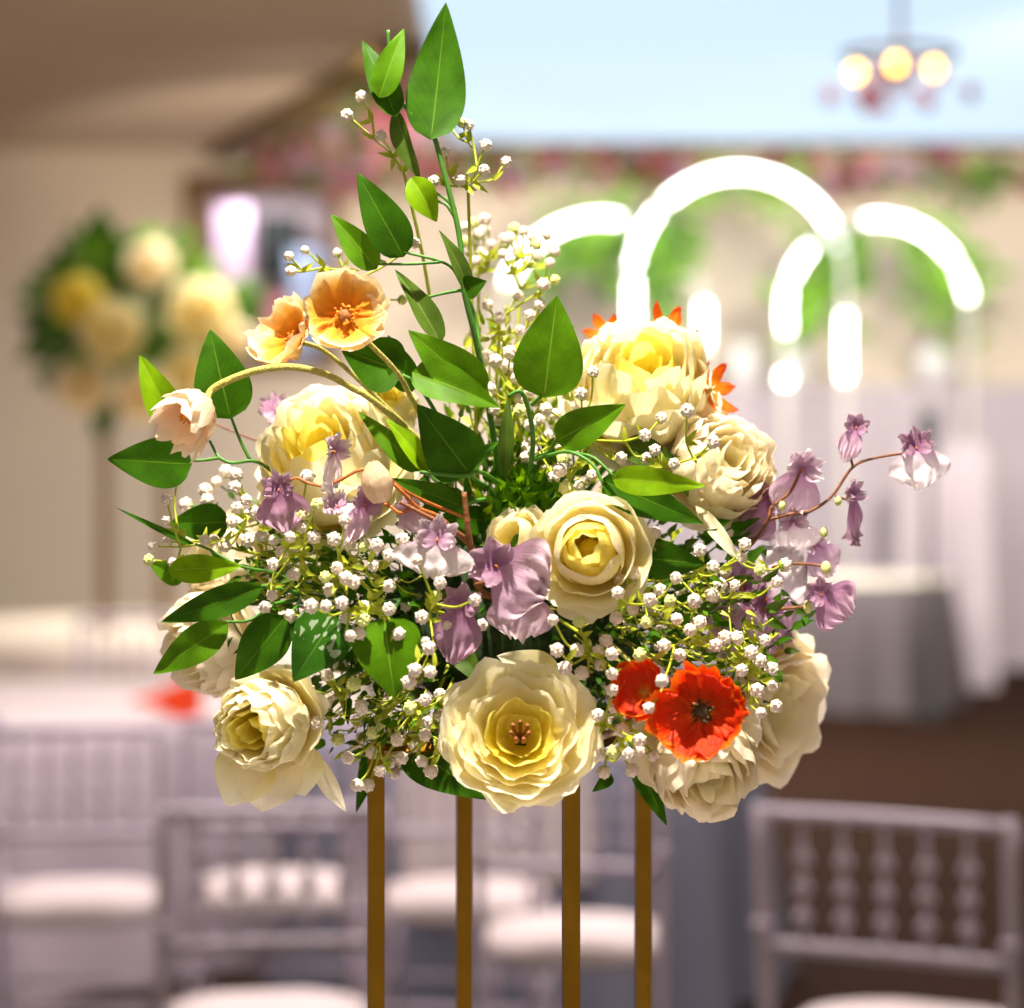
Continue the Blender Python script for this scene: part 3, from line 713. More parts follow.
breath("baby's breath twig left of the open peach poppy", (380, 400, 2.0), (345, 285, 1.95), [(289, 256), (291, 271), (305, 250), (337, 253), (415, 243), (402, 300)], 1.95, seed=10, size=12)
breath("baby's breath twig at the far left rim by the thin leaf", (320, 560, 1.97), (208, 540, 1.91), [(177, 477), (167, 499), (166, 520), (168, 541), (153, 546), (149, 560), (172, 562), (205, 540)], 1.90, seed=11, size=13.5)
breath("dense white baby's breath tuft left of the leftmost mauve orchid", (330, 560, 1.97), (258, 515, 1.92), [(235, 487), (246, 500), (238, 508), (255, 512), (268, 520), (262, 535), (248, 540), (232, 522), (236, 475), (282, 528), (290, 515), (274, 540), (225, 546), (214, 540)], 1.90, seed=12)
breath("baby's breath sprig under the leftmost mauve orchid", (350, 590, 1.95), (300, 555, 1.88), [(307, 477), (314, 537), (303, 515), (302, 527), (290, 537), (273, 564), (294, 574), (265, 607), (272, 595), (252, 590), (282, 552), (317, 505)], 1.86, seed=13)
breath("baby's breath sprig in front of the left middle, below the cream bud", (390, 610, 1.93), (345, 568, 1.85), [(334, 539), (349, 544), (377, 545), (363, 547), (389, 555), (373, 566), (325, 577), (337, 568), (354, 582), (346, 578), (389, 586), (344, 520), (402, 540)], 1.83, seed=14)
breath("baby's breath sprig over the frosty marked leaf", (400, 640, 1.93), (370, 600, 1.85), [(311, 606), (326, 606), (290, 615), (365, 606), (389, 609), (363, 620), (359, 633), (350, 636), (399, 634), (342, 603), (345, 618), (330, 590)], 1.82, seed=15)
breath("baby's breath florets between the white lilac orchid and the hanging mauve one", (450, 640, 1.92), (430, 610, 1.84), [(422, 617), (436, 596), (417, 560, 1.80), (429, 648), (415, 670), (430, 672), (409, 682), (448, 625), (475, 600), (482, 625), (440, 583)], 1.82, seed=16)
breath("baby's breath sprig drooping left of the lower leaves", (400, 650, 1.96), (345, 690, 1.92), [(327, 675), (354, 684), (345, 692), (314, 710), (324, 712), (317, 723), (338, 739), (300, 655), (310, 690), (330, 700)], 1.90, seed=17)
breath("baby's breath sprig drooping below the two downward leaves", (430, 660, 1.96), (385, 715, 1.90), [(388, 702), (362, 707), (358, 721), (382, 724), (373, 733), (401, 731), (397, 740), (348, 758), (357, 785), (368, 785), (380, 771), (390, 762), (372, 752)], 1.89, seed=18)
breath("baby's breath sprig drooping just left of the big bottom peony", (450, 660, 1.96), (420, 715, 1.90), [(438, 715), (427, 722), (425, 735), (402, 758), (422, 761), (431, 771), (415, 746), (410, 708), (440, 695), (425, 700), (445, 735)], 1.89, seed=19)
breath("baby's breath sprig between the big bottom peony and the yellow hearted rose", (560, 620, 1.92), (590, 650, 1.84), [(557, 650), (577, 650), (606, 641), (598, 651), (612, 654), (582, 673), (612, 674), (579, 622), (553, 620), (600, 665), (565, 668)], 1.81, seed=20)
breath("baby's breath sprig right of the yellow hearted rose", (590, 600, 1.93), (635, 590, 1.85), [(634, 573), (619, 579), (618, 593), (670, 601), (633, 609), (676, 578), (647, 622), (616, 618), (660, 590), (694, 601), (677, 619), (650, 600)], 1.82, seed=21)
breath("baby's breath sprig above the dark rounded leaf at the right", (600, 590, 1.97), (705, 575, 1.90), [(655, 533), (700, 550), (713, 567), (720, 585), (735, 585), (742, 558), (745, 544), (712, 595), (777, 582), (785, 565), (690, 560), (760, 570)], 1.87, seed=22)
breath("baby's breath sprig above the bright red poppy", (620, 620, 1.95), (700, 640, 1.87), [(664, 646), (725, 637), (716, 645), (737, 638), (690, 630), (662, 681, 1.77), (649, 708, 1.79), (680, 655), (700, 622), (640, 655)], 1.84, seed=23)
breath("baby's breath sprig in front of the soft lower right peony", (650, 630, 1.96), (745, 665, 1.88), [(742, 670), (751, 652), (760, 661), (741, 671), (750, 652), (771, 669), (772, 686), (761, 713), (776, 706), (765, 640), (757, 690)], 1.86, seed=24)
breath("baby's breath sprig drooping left of the small red poppy", (590, 650, 1.95), (618, 715, 1.86), [(589, 702), (614, 706), (622, 730), (628, 754), (653, 755), (613, 752), (639, 751), (604, 772), (632, 770), (640, 740), (600, 755), (612, 690), (598, 715)], 1.83, seed=25)
for k, (cx, cy, rx, ry, n, d, lab) in enumerate([
    (300, 590, 60, 35, 14, 1.97, "shaded baby's breath deep in the left of the bouquet"),
    (380, 640, 70, 50, 18, 1.97, "shaded baby's breath deep behind the lower left leaves"),
    (640, 600, 60, 50, 18, 1.97, "shaded baby's breath deep in the right of the bouquet"),
    (720, 610, 50, 50, 14, 1.98, "shaded baby's breath behind the red poppy and right peonies"),
    (400, 745, 45, 30, 10, 1.98, "shaded baby's breath at the bottom above the left rods"),
    (600, 720, 35, 45, 10, 1.97, "shaded baby's breath at the bottom above the right rods"),
    (225, 500, 40, 30, 9, 2.0, "shaded baby's breath behind the leaves at the left rim"),
    (590, 440, 45, 40, 12, 2.0, "shaded baby's breath between the centre leaf and the upper right peony")]):
    breath(lab, (510 + k * 3, 580, 2.02), (cx * .8 + 515 * .2, cy * .8 + 590 * .2, d), blob(cx, cy, rx, ry, n, 90 + k), d, seed=60 + k, mat='stem')

# ---------------------------------------------------------------- filler greens and foam
def filler(label, cx, cy, rx, ry, n, d0, d1, mats, seed, size=(14, 30), name='filler_greenery'):
    rg = random.Random(seed); mb = MB(); C = P(cx, cy, (d0 + d1) / 2)
    for i in range(n):
        x, y = rg.gauss(0, .5), rg.gauss(0, .5)
        if x * x + y * y > 1.1: continue
        b = P(cx + x * rx, cy + y * ry, rg.uniform(d0, d1)); s = rg.uniform(*size) * .0008
        dr = (b - Vector((.005, 2.02, 1.50))).normalized() + Vector((rg.uniform(-.9, .9), rg.uniform(-.9, .2), rg.uniform(-.7, .9)))
        V, Fs, U = leaf_geo(b, b + dr.normalized() * s, s * rg.uniform(.25, .5), nu=2, nv=6, roll=rg.uniform(-50, 50)); mb.add(V, Fs, U, rg.randrange(len(mats)))
        if i % 3 == 0:
            V, Fs = tube([b - dr.normalized() * .03, b - dr.normalized() * .012 + Vector((0, 0, -.003)), b], .0009, .0007, 4, 3); mb.add(V, Fs, None, 0)
    o = mb.build(name, [M[m] for m in mats], None, loc=C); return tag(o, label, 'foliage', None, 'stuff')
filler('fine dark greenery packed in the left of the bouquet', 370, 610, 150, 110, 420, 1.92, 2.05, ['g_dark', 'g_olive', 'g_dark'], 1)
filler('fine dark greenery packed in the right of the bouquet', 660, 610, 140, 120, 420, 1.91, 2.05, ['g_dark', 'g_olive', 'g_dark'], 2)
filler('fine dark greenery at the middle of the bouquet round the stems', 510, 520, 110, 110, 380, 1.95, 2.07, ['g_dark', 'g_mid', 'g_olive'], 3)
filler('yellow green wispy foliage behind the broad upright leaf', 515, 400, 70, 90, 260, 1.99, 2.1, ['ystem', 'g_bright', 'ystem'], 4, (10, 22))
filler('yellow green tufts below the downward leaves at lower left', 390, 715, 75, 50, 240, 1.88, 1.97, ['ystem', 'g_olive', 'g_mid'], 5, (8, 18))
filler('yellow green tufts between the right hand florets', 670, 610, 110, 70, 260, 1.86, 1.95, ['ystem', 'g_olive', 'g_mid'], 6, (8, 18))
filler('yellow green tufts among the left hand florets', 310, 570, 90, 45, 200, 1.89, 1.96, ['ystem', 'g_olive', 'g_mid'], 7, (8, 18))
filler('small green shoots where the stems meet above the roses', 520, 500, 50, 26, 130, 1.90, 1.97, ['g_mid', 'g_dark', 'g_bright'], 8, (12, 28))
filler('yellow green tufts beside the soft lower right peony', 745, 660, 40, 40, 90, 1.88, 1.95, ['ystem', 'g_mid'], 9, (8, 18))

# gold stand with foam ball
SX, SY = .0, 2.0
BZ = .752
st = thing('flower_stand', (.0, 2.0, BZ), 'tall gold flower stand with four square rods rising to the bouquet', 'flower stand')
def prism(p0, p1, w, ang):
    V = []
    for z in (p0.z, p1.z):
        for k in range(4):
            a = ang + PI / 4 + k * PI / 2; V.append(Vector((p0.x + w * .707 * math.cos(a), p0.y + w * .707 * math.sin(a), z)))
    return V, [(0, 1, 2, 3)[::-1], (4, 5, 6, 7), (0, 1, 5, 4), (1, 2, 6, 5), (2, 3, 7, 6), (3, 0, 4, 7)]
rods = [(376, 1.925), (571, 1.905), (643, 2.07), (464, 2.10)]
for px, d in rods:
    x = (px - 512) * d / F
    V, Fs = prism(Vector((x, d, BZ + .012)), Vector((x, d, 1.40)), .0125, .12)
    link_mesh('rod', V, Fs, M['gold'], st, smooth=False)
cs = [Vector(((px - 512) * d / F, d, 0)) for px, d in rods]
mb = MB()
for i in range(4):
    a, b = cs[i], cs[(i + 1) % 4]
    for z in (1.395, BZ + .006):
        V, Fs = tube([a + Vector((0, 0, z)), b + Vector((0, 0, z))], .006, .006, 4, 1); link_mesh('cross_bar', V, Fs, M['gold'], st, smooth=False)
pass
mb = MB(); V = [c + Vector((0, 0, z)) for z in (1.398, 1.406) for c in cs]
mb.add(V, [(3, 2, 1, 0), (4, 5, 6, 7), (0, 1, 5, 4), (1, 2, 6, 5), (2, 3, 7, 6), (3, 0, 4, 7)]); mb.build('top_plate', M['gold'], st, smooth=False)
V, Fs = ico_lump(3, .15, 4, 5); c = Vector((.0, 2.01, 1.485))
o = link_mesh('floral_foam', [c + Vector((v.x * .115, v.y * .075, v.z * .085)) for v in V], Fs, M['foam'], None, loc=(0, 2.01, 1.407)); tag(o, 'dark mossy foam ball hidden in the bouquet on the gold stand', 'floral foam')

# ---------------------------------------------------------------- room
def struct(name, V, Fs, m):
    o = link_mesh(name, V, Fs, m, smooth=False); o['kind'] = 'structure'; return o
ZW = 18.0; CH = 3.66
struct('floor', *box(-7, 7, -1, ZW + .2, -.1, 0), M['floor'])
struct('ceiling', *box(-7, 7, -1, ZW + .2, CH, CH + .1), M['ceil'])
struct('wall_left', *box(-7.1, -7, -1, ZW + .2, 0, CH), M['wall'])
struct('wall_right', *box(7, 7.1, -1, ZW + .2, 0, CH), M['wall'])
wx0, wx1, wz0, wz1 = -2.27, -1.32, 2.15, 3.38
mb = MB()
for b in ((-7, wx0, ZW, ZW + .1, 0, CH), (wx1, 7, ZW, ZW + .1, 0, CH), (wx0, wx1, ZW, ZW + .1, 0, wz0), (wx0, wx1, ZW, ZW + .1, wz1, CH)): mb.add(*box(*b))
o = mb.build('wall_back', M['wall'], smooth=False); o['kind'] = 'structure'
mb = MB(); fw = .09
for b in ((wx0 - fw, wx0, ZW - .06, ZW + .7, wz0 - fw, wz1 + fw), (wx1, wx1 + fw, ZW - .06, ZW + .7, wz0 - fw, wz1 + fw), (wx0, wx1, ZW - .06, ZW + .7, wz1, wz1 + fw), (wx0, wx1, ZW - .06, ZW + .7, wz0 - fw, wz0)): mb.add(*box(*b))
o = mb.build('window_1', M['frame'], smooth=False); o['kind'] = 'structure'
struct('wall_niche', *box(wx0, wx1, ZW + .7, ZW + .75, wz0, wz1), plain('niche wall', (.45, .38, .40), .9))
def drape(name, x0, x1, y, z0, z1, mat, label, cat, folds=6, amp=.03, thick=.05):
    def fn(u, v):
        return Vector((x0 + (x1 - x0) * (u * .5 + .5), y + amp * math.sin(u * PI * folds) * (.4 + .6 * (1 - v)), z0 + (z1 - z0) * v))
    def fn2(u, v): return fn(u, v) + Vector((0, thick, 0))
    V, Fs, U = grid(folds * 8, 6, fn); V2, F2, U2 = grid(folds * 8, 6, fn2)
    mb = MB().add(V, Fs, U).add(V2, [f[::-1] for f in F2], U2)
    o = mb.build(name, M[mat], None, loc=((x0 + x1) / 2, y, z0)); return tag(o, label, cat)
drape('hanging_curtain', -2.17, -1.93, ZW + .3, wz0, 3.28, 'pinkcloth', 'pinkish lilac curtain hanging at the left inside the brown framed opening', 'curtain', 3)
drape('draped_fabric', -1.62, -1.36, ZW + .25, wz0, 2.96, 'bluecloth', 'pale blue fabric hanging at the right inside the brown framed opening', 'fabric', 3)
drape('draped_fabric', -1.88, -1.56, ZW + .45, 2.75, 3.22, 'black', 'black fabric at the middle top inside the brown framed opening', 'fabric', 2)
drape('draped_fabric', -1.80, -1.62, ZW + .32, wz0, 2.62, 'dpink', 'dusky pink fabric low in the middle of the brown framed opening', 'fabric', 2)

# ceiling light field and timber beam
o = link_mesh('ceiling_light', *box(-.42, 3.9, 10.5, 17.05, CH - .05, CH - .005), M['bluelight'], None, smooth=False, loc=(1.7, 14, CH - .05)); tag(o, 'wide luminous blue white ceiling panel above the flower garland', 'ceiling light')
a, b = Vector((-2.07, 17.9, CH - .09)), Vector((-.55, 13.0, CH - .09)); dr = (b - a).normalized(); sd = Vector((-dr.y, dr.x, 0)) * .12
V = [a - sd, a + sd, b + sd, b - sd]; V = V + [v + Vector((0, 0, .085)) for v in V]; V = [v + Vector((0, 0, 0)) for v in V]
o = link_mesh('timber_beam', V, [(3, 2, 1, 0), (4, 5, 6, 7), (0, 1, 5, 4), (1, 2, 6, 5), (2, 3, 7, 6), (3, 0, 4, 7)], M['wood'], None, smooth=False, loc=a); tag(o, 'dark olive timber beam running diagonally across the ceiling at upper left', 'beam')

bl_mesh = {}
for k in ('dpink', 'burg', 'dviolet', 'farleaf'):
    V, Fs = ico_lump(2, .35, len(k), 4); me = bpy.data.meshes.new('blossom'); me.from_pydata([tuple(v) for v in V], [], Fs); me.materials.append(M[k]); bl_mesh[k] = me
def garland(label, pts, nleaf, blooms, ls=.12, mats=('fargreen', 'farleaf'), seed=0, spread=.1, group=None):
    """pts: path of the garland; leaves scattered round it as one mesh, each blossom a part"""
    rg = random.Random(seed); pp = smoothpath(pts, 10)
    t = thing('flower_garland', pts[0], label, 'garland', group); mb = MB()
    V, Fs = tube(pts, .012, .012, 5, 10); mb.add(V, Fs)
    for i in range(nleaf):
        f = rg.uniform(0, len(pp) - 1.001); p = pp[int(f)].lerp(pp[int(f) + 1], f % 1) + Vector([rg.gauss(0, spread * .5) for _ in range(3)])
        q = Vector([rg.gauss(0, 1) for _ in range(3)]).normalized() * ls * rg.uniform(.6, 1.3)
        V, Fs, U = leaf_geo(p, p + q, ls * .45, nu=2, nv=4); mb.add(V, Fs, U, rg.randrange(len(mats)))
    mb.build('greenery', [M[m] for m in mats], t)
    for i in range(len(blooms) and blooms[1]):
        f = rg.uniform(0, len(pp) - 1.001); p = pp[int(f)].lerp(pp[int(f) + 1], f % 1) + Vector([rg.gauss(0, spread * .5) for _ in range(3)])
        o = bpy.data.objects.new('blossom', bl_mesh[rg.choice(blooms[0])]); COL.objects.link(o); o.parent = t
        o.location = p - ORG[t]; o.scale = (rg.uniform(.06, .11),) * 3
    return t
garland('long garland of pink and burgundy flowers along the top of the far wall', [(-1.4, 17.7, 3.42), (0, 17.65, 3.50), (1.5, 17.6, 3.47), (3, 17.6, 3.42), (4.6, 17.6, 3.4)], 260, (('dpink', 'burg', 'dviolet', 'burg'), 95), .13, seed=1, spread=.13)
for k, (x0, x1, y) in enumerate(((-1.75, -.9, 17.3), (-1.45, -.5, 16.4), (-1.15, -.5, 15.4), (-.85, -.45, 14.4))):
    garland(('dusky pink flower clump under the ceiling beam, ' + ('nearest the far wall', 'second from the far wall', 'third from the far wall', 'closest to the top of the picture')[k]),
            [(x0, y, 3.5), ((x0 + x1) / 2, y, 3.45), (x1, y, 3.5)], 60, (('dpink', 'dpink', 'dviolet', 'burg'), 26), .12, seed=10 + k, spread=.16, group='flower clumps under the beam')

# light arches
def arch_pt(cx, cy, r, ang, d): return P(cx + r * math.cos(ang), cy - r * math.sin(ang), d)
def arch(label, cx, cy, r, d, segs, bottom, lamps=(), grn=()):
    t = thing('light_arch', P(cx, 430 + CAMZ * F / d, d), label, 'arch', None)
    fl = 430 + CAMZ * F / d
    pts = [P(cx - r, fl, d + .06)] + [arch_pt(cx, cy, r, PI - PI * k / 24, d + .06) for k in range(25)] + [P(cx + r, fl, d + .06)]
    V, Fs = tube(pts, .022, .022, 8, 1, smooth=False); MB().add(V, Fs).build('hoop', M['hoop'], t)
    for s in segs:
        if s[0] == 'a': pp = [arch_pt(cx, cy, r, math.radians(s[1] + (s[2] - s[1]) * k / 16), d) for k in range(17)]
        else: pp = [P(s[1], s[2], d), P(s[1], s[3], d)]
        V, Fs = tube(pp, .018, .018, 8, 1, smooth=False); MB().add(V, Fs).build('light_tube', M['led'], t)
    for (x, y, m, rr) in lamps:
        V, Fs = ico_lump(2, 0, 0); c = P(x, y, d); link_mesh('lamp', [c + v * rr for v in V], Fs, M[m], t)
    return t
D = 16.3
arch('tall middle arch of white light tubing on the far side of the room', 739, 278, 106, D, [('a', 30, 180), ('l', 633, 278, 430), ('l', 845, 315, 378)], 0, [(838, 243, 'leddim', .03)])
arch('right arch of white light tubing cut by the right edge', 877, 311, 92, D + .35, [('a', 8, 96), ('a', 137, 192), ], 0, [(785, 378, 'led', .03)])
arch('left arch of white light tubing partly behind the bouquet', 602, 320, 102, D + .35, [('a', 80, 158), ('l', 704, 305, 345)], 0)
def agreen(label, cx, cy, r, a0, a1, d, n, seed, mats=('farleaf', 'farleaf', 'fargreen'), ls=.20):
    pts = [arch_pt(cx, cy, r, math.radians(a0 + (a1 - a0) * k / 8), d) for k in range(9)]
    return garland(label, pts, n, (), ls, mats, seed, .22)
agreen('green leaf garland inside the left side of the middle arch', 739, 278, 84, 140, 200, D + .2, 110, 21)
agreen('thin green garland under the crown of the middle arch', 739, 278, 90, 40, 130, D + .2, 30, 22, ('farleaf',), .14)
agreen('green leaf garland inside the left arch', 602, 320, 84, 75, 150, D + .5, 80, 23)
agreen('green leaf garland where the middle and right arches meet', 770, 278, 70, -10, 30, D + .5, 70, 24)
agreen('green leaf garland inside the right arch', 877, 311, 80, -5, 70, D + .5, 80, 25, ('farleaf', 'farleaf'))
agreen('green leaf garland on the left leg of the right arch', 877, 330, 70, 120, 175, D + .5, 60, 26, ('farleaf',))

# chandelier
t = thing('chandelier', P(900, 95, 9.0), 'chandelier with glowing amber bulbs and dusky red flowers at the top right corner', 'chandelier')
c = P(900, 72, 9.0)
V, Fs = lathe([(.20, 0), (.215, .012), (.20, .024), (.185, .012), (.20, 0)], 24, c + Vector((0, 0, .05))); MB().add(V, Fs).build('ring', M['gold'], t)
V, Fs = tube([c + Vector((0, 0, .06)), Vector((c.x, c.y, CH))], .01, .01, 6, 1); MB().add(V, Fs).build('chain', M['gold'], t)
for i, (x, y, dd) in enumerate(((856, 72, 8.9), (896, 64, 8.85), (934, 68, 8.95))):
    V, Fs = ico_lump(2, 0, 0, squash=1.3); q = P(x, y, dd); link_mesh('bulb', [q + v * .022 for v in V], Fs, M['bulb'], t)
rg = random.Random(5)
for i in range(22):
    o = bpy.data.objects.new('blossom', bl_mesh[rg.choice(('burg', 'dpink', 'dviolet'))]); COL.objects.link(o); o.parent = t
    o.location = Vector((rg.gauss(0, .12), rg.gauss(0, .06), rg.uniform(-.03, .10))); o.scale = (.038,) * 3

# ---------------------------------------------------------------- tables
def round_table(x, y, r, clothmat, tlabel, clabel, folds=14, H=.75):
    t = thing('round_table', (x, y, 0), tlabel, 'table', 'round banquet tables')
    V, Fs = lathe([(.001, H - .03), (r - .01, H - .03), (r, H - .022), (r, H - .006), (.001, H - .006)], 40, (x, y, 0)); MB().add(V, Fs).build('tabletop', M['frame'], t)
    V, Fs = lathe([(.30, 0), (.30, .02), (.05, .06), (.04, H - .03)], 20, (x, y, 0)); MB().add(V, Fs).build('pedestal', M['greyleg'], t)
    f = lambda a, z: (.035 * math.sin(a * folds) + .02 * math.sin(a * 5 + 1)) * max(0, (H - z)) / H * 1.2
    V, Fs = lathe([(.0005, H), (r * .5, H), (r * .97, H), (r + .008, H - .004), (r + .022, H - .03), (r + .05, H * .7), (r + .07, H * .35), (r + .09, .012)], 112, (x, y, 0), f)
    o = MB().add(V, Fs).build('tablecloth', M[clothmat], None, loc=(x, y, 0)); tag(o, clabel, 'tablecloth')
    return o
round_table(0, 2.0, .75, 'cloth', 'round table carrying the gold flower stand', 'white cloth on the near table under the gold flower stand')
round_table(-1.70, 8.0, .83, 'lilaccloth', 'round table at the left with the orange napkin', 'lilac grey cloth with the orange napkin on it at the left')
round_table(0.04, 7.45, .67, 'greycloth', 'round table behind the four gold rods', 'blue grey cloth hanging behind the rightmost gold rod')
round_table(-1.75, 11.2, 1.0, 'creamcloth', 'round table under the far centrepiece at the left', 'cream cloth on the far left table beneath the other centrepiece')
round_table(2.02, 15.0, .6, 'darkcloth', 'round table far away at the right below the light arches', 'dark grey cloth hanging on the far right table')
round_table(-4.2, 13.5, .9, 'creamcloth', 'round table beyond the left edge', 'cream cloth on the table beyond the left edge')
def disc(x, y, z, r, mat, name, label, cat, h=.006):
    V, Fs = lathe([(.0005, 0), (r, 0), (r + .004, h / 2), (r, h), (.0005, h)], 48, (x, y, z)); o = MB().add(V, Fs).build(name, M[mat], None, loc=(x, y, z)); return tag(o, label, cat)
disc(2.02, 15.0, .752, .60, 'creamcloth', 'table_topper', 'pale pink beige round topper on the dark clothed far right table', 'table topper')
disc(-1.70, 8.0, .752, .82, 'cloth', 'table_topper', 'white round topper on the lilac clothed left table', 'table topper')
# napkin
mb = MB(); V = []
n0 = Vector((-1.05, 7.68, .762)); prof = [(.0, 0.0), (.06, .03), (.14, .05), (.16, .05)]
ny = Vector((-1.05, 7.68, .81))
for (xx, rr) in ((-.13, .002), (-.05, .02), (.03, .05), (.09, .062), (.085, .04), (.04, .001)):
    V += [ny + Vector((xx, rr * (1 + .25 * math.cos(3 * a_)) * math.cos(a_), rr * (1 + .2 * math.cos(3 * a_)) * math.sin(a_) - .0)) for a_ in [2 * PI * q / 18 for q in range(18)]]
mb.add(V, [(r_ * 18 + q, r_ * 18 + (q + 1) % 18, (r_ + 1) * 18 + (q + 1) % 18, (r_ + 1) * 18 + q) for r_ in range(5) for q in range(18)])
o = mb.build('napkin', M['napkin'], None, smooth=False, loc=n0); tag(o, 'folded orange red napkin lying on the left table', 'napkin')
# runner over the blue grey cloth
mb = MB()
def fn(u, v):
    a = -PI / 2 - .12 + u * .34
    if v < .4: r = .73 * v / .4; z = .762
    else: r = .745 + .03 * (v - .4) + .02 * math.sin(u * 14) * (v - .4); z = .762 - (v - .4) / .6 * .33
    if v >= .4: r += .02
    return Vector((.04 + r * math.cos(a), 7.45 + r * math.sin(a), z))
V, Fs, U = grid(24, 20, fn); o = MB().add(V, Fs, U).build('table_runner', M['cloth'], None, loc=(0, 7.0, .762)); tag(o, 'white runner hanging over the front of the blue grey cloth behind the rods', 'table runner')

# ---------------------------------------------------------------- chiavari chairs
def make_chair(label):
    t = thing('chiavari_chair', (0, 0, 0), label, 'chair', 'silver banquet chairs')
    w = .205
    def part(name, segs, r=.013, m='chair'):
        mb = MB()
        for s in segs:
            V, Fs = tube([Vector(p) for p in s], r, r, 8, 3); mb.add(V, Fs)
        return mb.build(name, M[m], t)
    for sx in (-1, 1):
        mb = MB(); V, Fs = tube([Vector((sx * w, .02, 0)), Vector((sx * w, .0, .45)), Vector((sx * w, -.04, .93))], .013, .013, 10, 6); mb.add(V, Fs)
        for z in (.70, .90, .30):
            V, Fs = ico_lump(2, 0, 0, squash=.7); mb.add([Vector((sx * w, -.028 if z > .5 else .01, z)) + v * .019 for v in V], Fs)
        mb.build('back_post', M['chair'], t)
        part('leg', [[(sx * w, .39, 0), (sx * w * .98, .38, .43)]])
    for z, yy in ((.915, -.038), (.66, -.02)): part('rail', [[(-w, yy, z), (0, yy - .01, z + .004), (w, yy, z)]], .0145)
    for i in range(5):
        x = -w + w * 2 * (i + 1) / 6; mb = MB()
        V, Fs = tube([Vector((x, -.02, .66)), Vector((x, -.037, .905))], .006, .006, 7, 2); mb.add(V, Fs)
        for z in (.72, .775, .83):
            V, Fs = ico_lump(2, 0, 0, squash=1.2); mb.add([Vector((x, -.027, z)) + v * .0155 for v in V], Fs)
        mb.build('spindle', M['chair'], t)
    for z in (.14, .22):
        part('stretcher', [[(-w, .38, z), (w, .38, z)], [(-w, .015, z), (w, .015, z)], [(-w, .015, z + .03), (-w, .38, z + .03)], [(w, .015, z + .03), (w, .38, z + .03)]], .009)
    mb = MB()
    def fn(u, v): return Vector((0, 0, 0))
    prof = [(.001, .43), (.20, .43), (.208, .445), (.206, .465), (.19, .482), (.10, .492), (.001, .494)]
    V, Fs = lathe(prof, 32); V = [Vector((max(-.2, min(.2, v.x * 1.12)), max(-.195, min(.195, v.y * 1.1)) + .2, v.z)) for v in V]; mb.add(V, Fs)
    mb.build('cushion', M['cushion'], t)
    return t
def children(o): return [c for c in COL.objects if c.parent == o]
proto = make_chair('silver spindle back chair at the lower right corner, nearest to the camera')
kids = children(proto)
def dup(x, y, rz, label):
    r = proto.copy(); COL.objects.link(r); r.location = (x, y, 0); r.scale = (1, 1, 1); r.rotation_euler = (0, 0, math.radians(rz)); r['label'] = label
    for k in kids:
        c = k.copy(); COL.objects.link(c); c.parent = r
    return r
proto.location = (.705, 4.68, 0); proto.scale = (1.16, 1, 1); proto.rotation_euler = (0, 0, math.radians(-24))
for args in [(-.46, 4.78, 8, 'silver spindle back chair at the lower left, the nearest one left of the gold rods'),
             (.13, 5.62, -4, 'silver chair seen between the second and third gold rods'),
             (-.60, 6.22, 0, 'silver chair with a pale seat left of the leftmost rod, beyond the nearest left chair'),
             (-.15, 6.10, -8, 'silver chair with a pale seat between the two left rods'),
             (-1.06, 6.08, 8, 'silver chair with a white seat in the lower left corner'),
             (-1.52, 6.36, 8, 'silver chair cut by the lower left edge in front of the left table'),
             (-1.45, 9.55, 180, 'silver chair on the far side of the left table'),
             (-.2, 10.6, 100, 'silver chair right of the cream clothed far table')]: dup(*args)

# ---------------------------------------------------------------- other centrepiece (left, far)
bx, by = -1.66, 11.0
t = thing('flower_stand', (bx, by, .752), 'gold stand of the other centrepiece on the cream clothed far table', 'flower stand')
for sx, sy in ((-.13, -.1), (.13, -.1), (.13, .1), (-.13, .1)):
    V, Fs = prism(Vector((bx + sx, by + sy, .752)), Vector((bx + sx, by + sy, 1.80)), .022, 0); link_mesh('rod', V, Fs, M['gold'], t, smooth=False)
V, Fs = box(bx - .15, bx + .15, by - .12, by + .12, 1.79, 1.81); link_mesh('top_plate', V, Fs, M['gold'], t, smooth=False)
rg = random.Random(9)
mb = MB(); cc = Vector((bx, by, 2.14))
for i in range(700):
    q = Vector([rg.gauss(0, 1) for _ in range(3)]).normalized() * rg.uniform(.3, 1)
    p = cc + Vector((q.x * .50, q.y * .32, q.z * .38)); s = rg.uniform(.07, .15)
    dd = (q.normalized() + Vector([rg.uniform(-.6, .6) for _ in range(3)])).normalized()
    V, Fs, U = leaf_geo(p, p + dd * s, s * .5, nu=2, nv=4); mb.add(V, Fs, U, rg.randrange(3))
o = mb.build('filler_greenery', [M['fargreen'], M['farleaf'], M['g_olive']], None, loc=cc); tag(o, 'blurred greenery ball of the other centrepiece at the left', 'foliage', None, 'stuff')
def farrose(px, py, d, r, mat, lab):
    C = P(px, py, d); t = thing('peony', C, lab, 'flower', 'cream roses of the far centrepiece')
    Mx = facing(0, .2, 1, px)
    for k, (rr, n, ph) in enumerate(((1, 5, 1.5), (.72, 5, 1.8), (.42, 4, 2.1))):
        for i in range(n):
            fn = petal_fn(Mx, C - Mx @ Vector((0, 0, r * .5)), 2 * PI * i / n + k, 2 * PI / n * .65, r * rr, r * .8 * (1 + .1 * k), .1, ph, px + i, curl=0)
            V, Fs, U = grid(5, 4, fn); link_mesh('petal', V, Fs, M[mat], t, U)
